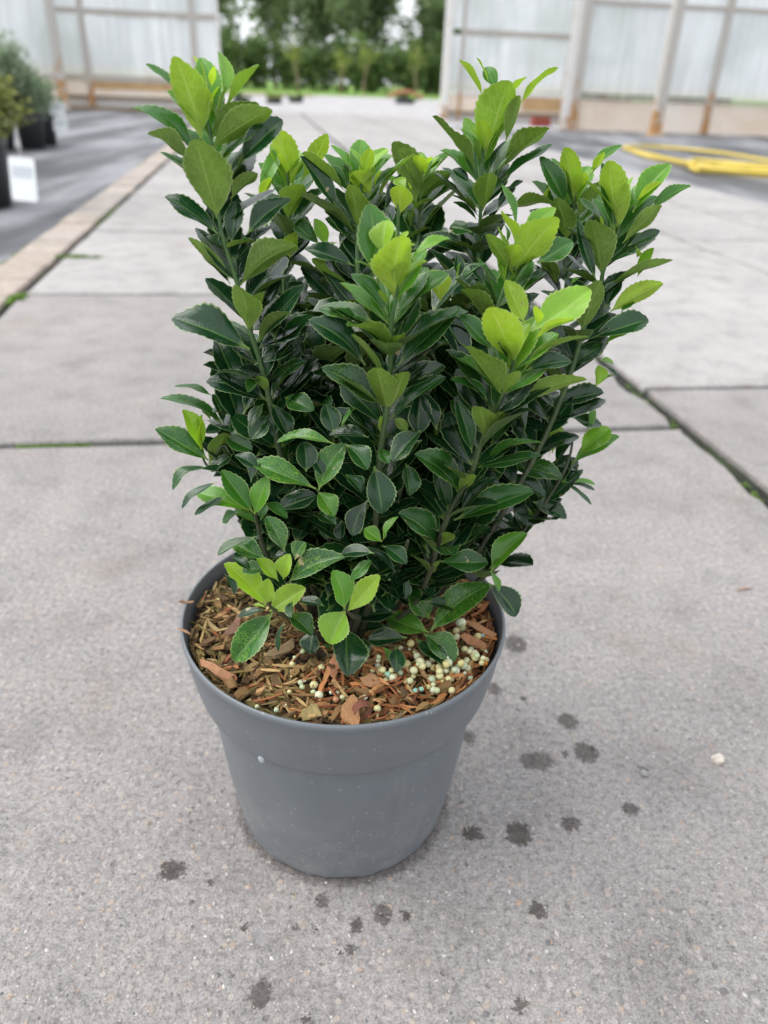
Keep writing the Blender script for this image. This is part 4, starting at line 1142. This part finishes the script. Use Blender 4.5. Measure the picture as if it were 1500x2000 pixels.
shoot('H', [(715,330,.51),(705,370,.51),(698,450,.51),(700,560,.50),(710,760,.49),(700,1100,.48)], '''
11 655 730 335 443 .52 108 .26
11 595 870 328 462 .16 35 .28
11 675 730 540 535 .36 30 .42
11 800 640 800 508 .82 20 1.0
11 845 755 705 585 .86 152 .80
11 865 710 925 572 .85 112 .26
11 745 1000 690 672 .50 150 .56 m.5 z-10
11 885 810 1162 448 .5 95 .20
11 940 850 1060 600 .1 30 .3
11 690 600 640 530 .2 40 .6
11 690 940 535 850 .1 40 .5
11 680 690 680 545 .6 100 .2
6 765 450 508 245 .20 38 .32
6 610 440 700 320 .05 40 .5
6 720 600 355 470 .07 38 .36 c.08
6 790 930 410 550 .34 140 .16
6 860 700 795 400 .6 140 .24
6 760 880 670 700 .03 40 .4
6 850 1000 780 880 .45 140 .4
6 930 870 900 770 .55 150 .5
''')
shoot('M', [(777,545,.405),(772,590,.405),(766,620,.405),(763,660,.405),(762,735,.405),(756,800,.405),(745,870,.41),(735,1000,.42),(720,1180,.44)], '''
6 1015 825 1055 372 .76 155 .70 z-14
6 900 730 835 138 .45 22 .48 z14
6 935 530 960 260 .88 20 .72 z8
6 1060 440 1115 342 .95 40 .5
6 945 510 905 395 1 60 .3
6 1060 480 1165 440 .95 60 .45
6 1130 560 1422 392 .66 55 .30
6 925 700 722 560 .5 75 .34 c.1
6 965 955 698 655 .28 42 .34
6 1030 960 1245 742 .36 45 .40
6 960 880 900 770 .6 150 .4
6 860 1010 458 908 .2 35 .40
6 995 1245 668 1030 .38 100 .50 z-16 c.12
6 995 1245 1065 1095 .42 120 .5 z-16
6 1030 1340 1500 895 .2 38 .34 c.05
6 945 1410 700 1090 .34 135 .20
6 930 1400 820 1200 .1 50 .3
6 800 1330 386 990 .12 38 .42
6 930 1620 483 1335 .15 35 .42
8 738 238 660 -90 .48 152 .62 z-20
8 738 238 870 -60 .48 148 .5 z-18
8 750 310 1160 -20 .18 55 .30 c.06
8 690 480 640 315 .5 60 .28
8 685 400 690 265 .5 150 .3
8 690 490 745 405 .42 90 .4
8 690 500 610 455 .35 60 .5
8 690 505 745 620 .3 25 .9 z-10
8 990 450 765 590 .05 30 .55
8 960 430 970 110 .02 20 .5
8 870 620 900 855 .2 40 .56
8 880 410 790 290 .35 150 .5
8 600 440 560 260 .04 60 .4
''')
shoot('N', [(1003,690,.405),(1005,705,.405),(982,770,.405),(945,850,.41),(925,915,.41),(898,965,.415),(870,1020,.42),(850,1080,.425),(838,1120,.43),(800,1190,.45)], '''
4 798 475 655 142 .80 155 .58 z-18
4 850 240 745 -10 .74 150 .50 z6
4 890 290 1240 40 .78 24 .52 z10
4 930 250 925 142 1 150 .62
4 905 345 1142 213 .88 112 .30
4 680 415 472 195 .26 35 .40
4 770 470 690 210 .14 20 .36
4 820 565 1232 318 .42 104 .18 c.12
4 722 670 505 370 .42 118 .44 z-16
4 725 665 815 520 .46 145 .5 z-16
4 860 525 1132 465 .15 40 .42
4 735 760 1218 565 .46 128 .24 c.14
4 720 800 1005 610 .1 45 .34
4 640 705 422 570 .2 55 .44 z-6
4 545 1005 460 700 .2 22 .30
4 615 925 580 725 .46 150 .62 z-20
4 618 925 720 760 .42 148 .5 z-16
4 650 970 850 760 .1 48 .32
4 590 1095 960 940 .34 65 .30 c.12
4 472 1245 215 1010 .26 45 .52 z-16
4 474 1245 560 1125 .5 140 .5 z-12
4 405 1345 325 1085 .1 20 .30
4 440 1400 905 1225 .25 35 .36 c.05
4 480 1350 690 1150 .1 48 .32
4 340 870 240 650 .03 40 .5
4 260 860 80 1050 .06 40 .5
10 762 395 438 95 .25 50 .50 z-14
10 765 395 895 270 .5 145 .6 z-10
10 690 490 560 200 .1 25 .38
10 770 515 1208 515 .25 32 .44
10 790 470 1228 215 .08 45 .34
10 690 740 392 565 .1 35 .46
10 690 710 1000 580 .03 45 .42
10 735 615 775 505 .42 140 .4 z-8
10 660 860 1035 930 .12 35 .38
10 710 1115 1215 710 .32 25 .38 m.9
10 700 1130 333 985 .38 30 .52 m.9
10 700 1010 505 705 .3 28 .60 m.7
10 650 1140 925 1370 .28 20 .56 m.4 z-12
10 580 1180 890 1435 .02 40 .36 z-10
10 510 1170 173 1190 .04 30 .52 z-6
10 430 960 55 1000 .03 30 .54 z-6
10 330 1070 72 1110 .02 40 .4
10 410 1250 420 1470 .15 18 .48 z-10
10 300 1250 365 1365 .6 50 .5
10 480 620 490 840 .04 50 .3
10 1205 700 1452 985 .06 28 .46
10 1230 610 1540 270 .60 32 .44
10 1225 600 1303 770 .5 50 .36
10 1215 590 1312 488 .5 80 .36
''')
shoot('P', [(521,1178,.366),(535,1190,.375),(560,1205,.39),(590,1215,.41)], '''
9 435 895 80 530 .98 26 .40
9 470 945 778 740 .98 26 .50
9 442 875 458 665 .98 26 .58 z-4
9 545 685 358 483 .92 26 .42
9 590 668 640 448 .92 26 .52
9 440 915 335 885 .9 40 .34
9 640 695 1112 472 .2 30 .40 m.7 z-4
9 500 950 155 1372 .24 18 .38 m.9 z-12
9 600 435 440 128 .2 25 .44 m.6
9 440 490 143 345 .2 30 .56 m.6
9 430 590 233 590 .22 25 .62 m.4
9 690 500 775 345 .28 30 .75 m.9
9 435 930 193 990 .05 50 .36
9 610 960 835 1155 .2 28 .54 m.4 z-10
9 600 1040 548 1295 .05 60 .32 z-10
9 660 860 660 995 .18 40 .85
9 360 300 20 455 .1 60 .34
9 80 620 165 800 .1 50 .4
9 310 600 150 480 .1 40 .5
''')
shoot('K', [(674,1190,.372),(680,1196,.38),(690,1205,.40),(700,1210,.43)], '''
9 1112 925 1015 590 .58 28 .54
9 1130 955 1418 632 .92 26 .40
9 1125 935 985 1225 .78 20 .66 z-12
9 1155 700 1345 508 .34 30 .38
9 1130 1090 1145 1500 .08 25 .56 z-14
9 860 1080 820 1312 .03 30 .56 z-8
9 1275 1170 1290 1310 .1 30 .6
9 930 1220 1000 1290 .5 50 .5
9 1100 960 960 1080 .05 40 .5
9 1370 445 1080 455 .06 35 .46
9 690 560 900 470 .03 50 .4
9 940 900 730 850 .02 40 .5
''')
shoot('Q', [(620,958,.405),(628,975,.415),(640,1040,.43),(660,1150,.45)], '''
3 1045 1295 652 1135 .33 30 .38 m.9
3 1062 1300 1228 1008 .33 24 .44 m.9
8 230 825 350 1005 .44 28 .72 m.9 z-10
8 430 480 592 665 .24 30 .60
8 430 700 548 832 .15 40 .62
3 1160 1015 798 1000 .38 45 .28 m.9 c.14
8 600 430 308 410 .02 50 .42
8 345 400 280 185 .12 12 .62
8 395 365 525 195 .42 70 .36
8 140 680 120 460 .10 10 .85
8 640 640 700 985 .1 20 .52
8 595 885 475 1145 .02 30 .46
8 225 1010 -10 950 .05 40 .52
8 225 985 358 1068 .2 30 .62
8 400 1035 390 1178 .05 30 .52
8 330 1050 290 1175 .05 40 .6
8 270 720 170 560 .05 30 .5
''')
shoot('L', [(797,1055,.395),(795,1062,.40),(785,1090,.42),(760,1160,.45)], '''
10 292 345 138 235 .66 20 .64
10 300 330 430 130 .68 55 .36 c.08
10 310 320 310 240 .6 40 .3
10 290 380 505 535 .12 30 .52 z-8
10 130 380 410 615 .03 50 .26
10 200 430 -20 485 .06 35 .46
10 280 600 420 760 .03 60 .4
''')
shoot('S', [(396,895,.46),(410,910,.46),(440,870,.46),(470,960,.46),(520,1040,.46),(580,1130,.465)], '''
3 470 905 68 725 .25 62 .30 c.14
3 400 715 160 648 .2 58 .32 c.1
3 470 885 400 700 .2 40 .44
3 325 1045 213 798 .92 30 .44
3 350 1065 335 830 .95 85 .28
3 330 1050 280 940 1 110 .26
3 375 1115 43 912 .22 30 .42
3 375 1135 485 940 .3 140 .50
3 480 965 645 1050 .2 20 .62
3 380 1160 148 1302 .2 62 .36 c.18
3 610 855 510 945 .1 30 .5
3 530 1075 390 1185 .05 40 .5
3 480 1120 540 1040 .1 50 .4
3 390 870 330 800 .2 120 .3
''')
shoot('R', [(498,1005,.41),(502,1020,.415),(520,1080,.43),(570,1170,.45)], '''
3 625 1425 292 1312 .62 30 .40
3 655 1445 455 1175 .38 25 .38
3 660 1455 745 1215 .56 42 .46
3 680 1500 525 1430 .48 55 .5
3 430 1250 203 1412 .1 62 .26 c.1
3 480 1340 285 1452 .1 50 .3
3 560 1440 458 1495 .28 40 .6
3 720 1380 865 1475 .28 55 .52
3 700 1490 740 1380 .3 40 .5
3 790 1430 1045 1330 .05 40 .46
3 700 1180 540 1080 .04 40 .5
3 640 1250 700 1100 .04 50 .5
''')
shoot('F', [(1210,395,.51),(1209,445,.51),(1200,470,.51),(1178,530,.51),(1172,560,.51),(1140,640,.50),(1110,740,.49),(1040,900,.48),(900,1120,.47)], '''
12 408 760 338 232 .72 152 .42 z-10
12 375 770 288 252 .3 25 .26
12 510 620 785 262 .68 25 .44
12 530 560 738 388 .86 118 .24
12 620 610 938 418 .38 35 .28
12 435 845 720 560 .42 140 .34
12 470 865 708 748 .1 35 .36
12 285 1090 205 665 .36 155 .56 z-10 m.7
12 240 1115 108 670 .14 28 .20
12 330 1155 802 962 .34 128 .24 m.6
12 345 1345 732 1135 .72 150 .40
12 135 1490 260 1110 .42 150 .50 m.5
12 205 1540 627 1400 .12 28 .44
12 65 1730 300 1580 .1 30 .62 c.06
12 545 1090 660 875 .74 40 .48
12 310 1320 425 1110 .05 30 .48
12 300 1585 470 1505 .68 60 .4
12 540 950 540 870 .65 120 .5
12 480 920 510 860 .15 60 .5
12 420 1350 520 1270 .3 50 .7
12 200 1120 110 1040 .2 40 .5
12 130 1090 60 1130 .7 40 .5
12 290 800 280 640 .75 120 .2
''')
shoot('J', [(1125,370,.55),(1118,440,.55),(1110,520,.55),(1090,640,.54),(1020,850,.52),(880,1120,.48)], '''
12 82 570 18 135 .70 152 .42 z-8
12 215 330 300 175 .82 150 .44
12 185 330 432 123 .5 35 .30
12 100 650 282 390 .4 146 .46
2 885 775 762 545 .28 25 .36
2 915 780 850 605 .2 50 .3
2 890 940 838 738 .36 150 .52 m.4
2 870 1090 965 950 .06 35 .4
7 405 325 625 30 .05 38 .30
2 790 770 802 685 .75 120 .3
7 430 260 250 100 .3 140 .5
7 395 330 330 140 .32 146 .5
7 90 420 300 255 .08 40 .36
7 20 300 200 90 .1 70 .2
2 860 820 960 780 .1 40 .4
''')
shoot('U', [(1120,850,.50),(1110,900,.50),(1080,960,.49),(1020,1040,.48),(940,1130,.47)], '''
4 975 730 1318 645 .15 38 .36
4 960 790 1200 705 .03 55 .36
13 165 730 210 475 .58 60 .28
13 120 885 345 700 .72 34 .62
13 65 965 412 755 .5 32 .36
13 60 620 285 670 .1 40 .44
13 265 200 370 230 .75 50 .5
13 240 395 255 238 .84 40 .78
13 260 230 405 330 .1 60 .24 c.1
13 290 355 375 310 .5 60 .4
13 -40 1095 237 1105 .62 62 .28
13 0 1105 235 1150 .1 50 .26
13 0 1100 210 1258 .14 60 .22
13 -40 975 97 1000 .05 40 .5
4 760 1085 1078 1155 .25 35 .42
4 680 1125 975 1255 .04 50 .34
4 900 1290 1102 1385 .06 35 .50
4 995 1030 990 838 .8 100 .2
4 1015 1005 1055 848 .58 150 .56
4 1040 1065 1135 920 .1 50 .5
4 910 1415 990 1365 .75 50 .4
4 870 1320 885 1450 .5 60 .36
4 940 880 1110 820 .04 50 .4
4 820 900 900 780 .04 60 .5
4 700 1030 770 950 .3 50 .6
4 960 1420 1000 1340 .1 50 .5
''')
def leaf_geo(mb, base, d, nrm, L, W, age, rnd, mott, arch, fold, wav, rg, rows=22):
    """a serrate, folded, arched leaf blade with a short petiole"""
    side = d.cross(nrm).normalized()
    cols = (-1, -.62, -.28, 0, .28, .62, 1); nb = len(mb.v)
    ph = rg.uniform(0, 6.28); ph2 = rg.uniform(0, 6.28); tw = rg.uniform(-.25, .25); sw = rg.uniform(-.05, .05)
    col = (age, rnd, mott, 1); shp = rg.uniform(.47, .58)
    for i in range(rows + 1):
        t = i / rows
        if t < .07: hw = .040
        else:
            q = (t - .07) / .93
            e = math.log(.5) / math.log(shp)
            hw = .5 * max(.0, sin(pi * q ** e)) ** (.86 if q < shp else .70) + .03 * (1 - q)
        if i == rows: hw = .004
        tooth = (1.0 + (.055 if i % 2 else -.025)) if .22 < t < .97 else 1.0
        zc = arch * L * (4 * t * (1 - t)) - .02 * L * t
        a = tw * t
        for sx in cols:
            off = hw * W * sx * (tooth if abs(sx) == 1 else 1)
            z = zc + fold * abs(off) * (1.15 - .4 * abs(sx)) + wav * W * sx * sx * sin(ph + t * 7 * (1 if sx > 0 else 1.25) + (ph2 if sx < 0 else 0)) * hw * 2
            tt = t + (.012 if (i % 2 and abs(sx) == 1 and t > .2) else 0)
            p = base + d * (L * tt) + side * (off * cos(a) + sw * L * sin(pi * t)) + nrm * (z + off * sin(a))
            mb.v.append(tuple(p)); mb.c.append(col); mb.uv.append((sx * .5 + .5, t))
    n = len(cols)
    for i in range(rows):
        for k in range(n - 1):
            q = nb + i * n + k
            mb.f.append((q, q + 1, q + n + 1, q + n))   # front = upper side
AXIS = Vector((POT.x + .01, POT.y + .02, .25))
def leaf_frame(base, tip, phi, up_dir):
    d = (tip - base); L = d.length; d /= L
    v = CAM - (base + tip) * .5; v = (v - d * v.dot(d)).normalized(); s = d.cross(v)
    n1 = cos(phi) * v + sin(phi) * s; n2 = cos(phi) * v - sin(phi) * s
    return d, (n1 if n1.dot(up_dir) > n2.dot(up_dir) else n2), L
shrub = tag(empty('evergreen_shrub', (POT.x, POT.y, SOIL)), 'bushy evergreen shrub with glossy toothed dark leaves and lime-green tips growing in the grey pot', 'shrub')
SH0 = Vector((POT.x, POT.y, SOIL))
rg = random.Random(21)
leaf_count = 0
bases = []
def lerp_y(stem, y):
    if y <= stem[0][1]: return stem[0][2]
    for (xa, ya, Ya), (xb, yb, Yb) in zip(stem, stem[1:]):
        if yb > ya and ya <= y <= yb: return Ya + (Yb - Ya) * (y - ya) / (yb - ya)
    return stem[-1][2]
def emit(mb_pos, name='leaf'):
    global leaf_count
    o = mb_pos.build('leaf', M['leaf'], shrub, True, 'leaf'); leaf_count += 1
    return o
overflow = MB()
for nm, stem, rows in SHOOTS:
    pts = [at_y(x, y, Y) for x, y, Y in stem]
    last = pts[-1]
    end = Vector((POT.x + (last.x - POT.x) * .35, POT.y + (last.y - POT.y) * .35, SOIL - .01))
    pts.append(end)
    sp_pts = smooth_path([p - SH0 for p in pts], 4)
    n = len(sp_pts)
    b = MB(); b.tube(sp_pts, [.0007 + .0013 * min(1, (k / n) * 1.5) for k in range(n)], 7); b.build('stem', M['stem'], shrub, True)
    for row in rows.strip().split('\n'):
        q = row.split(); T = int(q[0]); ox, oy, k = CROP[T]
        bx, by, tx, ty = [float(z) for z in q[1:5]]; age, phi, wr = float(q[5]), radians(float(q[6])), float(q[7])
        dz = None; mott = 0.0 if rg.random() < .6 else rg.uniform(0, .35); arch = None
        for o_ in q[8:]:
            if o_[0] == 'z': dz = float(o_[1:])
            elif o_[0] == 'm': mott = float(o_[1:])
            elif o_[0] == 'c': arch = float(o_[1:])
        bx, by, tx, ty = ox + bx * k, oy + by * k, ox + tx * k, oy + ty * k
        Yb = lerp_y(stem, by); pd = degs = math.degrees(phi)
        dpx = hypot(bx - stem[0][0], 0)
        if dz is None:
            if pd > 110: dz = -7
            elif pd > 70: dz = 0
            elif ty > by + 20: dz = -10
            else: dz = 6
            dz += rg.uniform(-3, 3)
        base = at_y(bx, by, Yb); tip = at_y(tx, ty, Yb + dz / 1000)
        if base.z < SOIL + .018: base = at_z(bx, by, SOIL + .018)      # nothing grows inside the mulch
        if tip.z < SOIL + .011: tip = at_z(tx, ty, SOIL + .011)
        updir = Vector((0, 0, 1)) + (AXIS - base) * Vector((1, 1, 0)).dot(Vector((0, 0, 0)))  # upper side faces up
        d, nv, L = leaf_frame(base, tip, phi, updir)
        wr = min(wr, .66) if age < .7 else wr
        W = wr * max(.6 * (tip - base).length, (at_y(tx, ty, base.y) - base).length) * (1.04 if not 70 < math.degrees(phi) < 126 else 1.5)
        if arch is None: arch = rg.uniform(.02, .10) if pd < 100 else rg.uniform(.0, .06)
        mb_ = MB()
        leaf_geo(mb_, base - SH0, d, nv, L, W, max(0, min(1, age + rg.uniform(-.03, .05) + (.05 if age < .4 else 0))), rg.random(), mott, arch, rg.uniform(.35, .85) if pd < 100 else rg.uniform(.25, .7), rg.uniform(.04, .11), rg)
        bases.append(base)
        if leaf_count < 300: emit(mb_)
        else:
            nv_ = len(overflow.v); overflow.v += mb_.v; overflow.c += mb_.c; overflow.uv += mb_.uv; overflow.f += [tuple(i + nv_ for i in f) for f in mb_.f]
# leaves on the far side of the same stems
for nm, stem, rows in SHOOTS:
    if nm in 'GLPKQ': continue
    pts = [at_y(x, y, Y) for x, y, Y in stem]; acc = 0
    for p0, p1 in zip(pts, pts[1:]):
        L_ = (p1 - p0).length; k = 0
        while k < L_:
            acc += .011; k += .011
            if acc < .045: continue
            p = p0.lerp(p1, min(1, k / L_))
            for j in range(2):
                az = rg.uniform(.1, pi - .1) if rg.random() < .75 else rg.uniform(0, 2 * pi)
                el = rg.uniform(.3, .9); d = (Vector((cos(az), sin(az), 0)) * cos(el) + Vector((0, 0, 1)) * sin(el)).normalized()
                L = rg.uniform(.030, .044); nv = Vector((0, 0, 1)) - d * d.z; nv.normalize()
                leaf_geo(overflow, p - SH0, d, nv, L, L * rg.uniform(.46, .56), max(0, rg.gauss(.12, .07)), rg.random(), 0, rg.uniform(.0, .06), rg.uniform(.15, .45), rg.uniform(.02, .06), rg, rows=14)
# rosettes: the leaves round the far side of every shoot tip
for nm, stem, rows in SHOOTS:
    if nm in 'GLPKQSRU': continue
    pts = [at_y(x, y, Y) for x, y, Y in stem]
    for dist, cnt, ag, ln in ((.004, 3, .85, .020), (.012, 4, .68, .032), (.026, 4, .45, .040), (.040, 4, .28, .042)):
        rem = dist; p = pts[-1]; dr = (pts[0] - pts[1]).normalized()
        for p0, p1 in zip(pts, pts[1:]):
            L_ = (p1 - p0).length
            if rem <= L_: p = p0.lerp(p1, rem / L_); dr = (p0 - p1).normalized(); break
            rem -= L_
        for j in range(cnt):
            az = pi * (j + .5) / cnt + rg.gauss(0, .2)
            if cnt == 3: az = 2 * pi * j / 3 + rg.random()
            el = rg.uniform(.75, 1.15) if dist < .02 else rg.uniform(.5, .9)
            d = (Vector((cos(az), sin(az), 0)) * cos(el) + dr * sin(el)).normalized()
            L = ln * rg.uniform(.85, 1.15); nv = dr - d * d.dot(dr); nv.normalize()
            leaf_geo(overflow, p - SH0, d, nv, L, L * rg.uniform(.42, .52), max(0, min(1, rg.gauss(ag, .06))), rg.random(), 0, rg.uniform(.0, .07), rg.uniform(.3, .7), rg.uniform(.03, .08), rg, rows=18)
# inner shoots filling the crown between and behind the shoots above
fill = overflow
for s_ in range(84):
    a = rg.uniform(0, 2 * pi); rr = .098 * sqrt(rg.random())
    foot = Vector((POT.x + rr * cos(a) * .5, POT.y + rr * sin(a) * .5 + .01, SOIL))
    top = Vector((POT.x + .034 + rr * cos(a) * 1.25, POT.y + .022 + rr * sin(a) * 1.0, rg.uniform(.33, .445)))
    axis = (top - foot)
    nwh = int(axis.length / .020)
    for k in range(nwh):
        t = .22 + .78 * (k + .5) / nwh
        p = foot + axis * t + Vector((0, 0, 0))
        for j in range(2):
            az = (k % 2) * pi / 2 + j * pi + a + rg.gauss(0, .25)
            el = rg.uniform(.35, 1.0) if p.z > .36 else rg.uniform(-.25, .65)
            d = (Vector((cos(az), sin(az), 0)) * cos(el) + Vector((0, 0, 1)) * sin(el)).normalized()
            L = rg.uniform(.034, .050)
            tip = p + d * L
            # keep the filling inside the crown outline
            if hypot(tip.x - POT.x - .014 - .12 * (tip.z - .2), tip.y - POT.y - .02) > min(.136, .074 + (tip.z - .22) * .52): continue
            ylim = POT.y - (.038 if p.z > .31 else .056) + max(0, tip.x - POT.x - .05) * .55 + max(0, POT.x - .05 - tip.x) * .3
            if min(tip.y, p.y) < ylim: continue
            nv = Vector((0, 0, 1)) - d * d.z; nv.normalize()
            leaf_geo(fill, p - SH0, d, nv, L, L * rg.uniform(.44, .54), max(0, rg.gauss(.12, .07)), rg.random(), 0, rg.uniform(.02, .12), rg.uniform(.3, .8), rg.uniform(.03, .09), rg, rows=14)
o = fill.build('foliage', M['leaf'], shrub, True, 'leaf'); o['kind'] = 'stuff'
b = MB()
for s_ in range(16):
    a = rg.uniform(0, 2 * pi); rr = rg.uniform(.01, .06)
    f0 = Vector((rr * .45 * cos(a), rr * .45 * sin(a), -.005)); f1 = Vector((rr * 1.2 * cos(a) + .014, rr * 1.1 * sin(a) + .02, rg.uniform(.12, .2)))
    b.tube([f0, f0.lerp(f1, .5) + Vector((rg.gauss(0, .004), rg.gauss(0, .004), 0)), f1], [.0032, .0025, .0015], 6)
b.build('inner_stems', M['stem'], shrub, True)['kind'] = 'stuff'
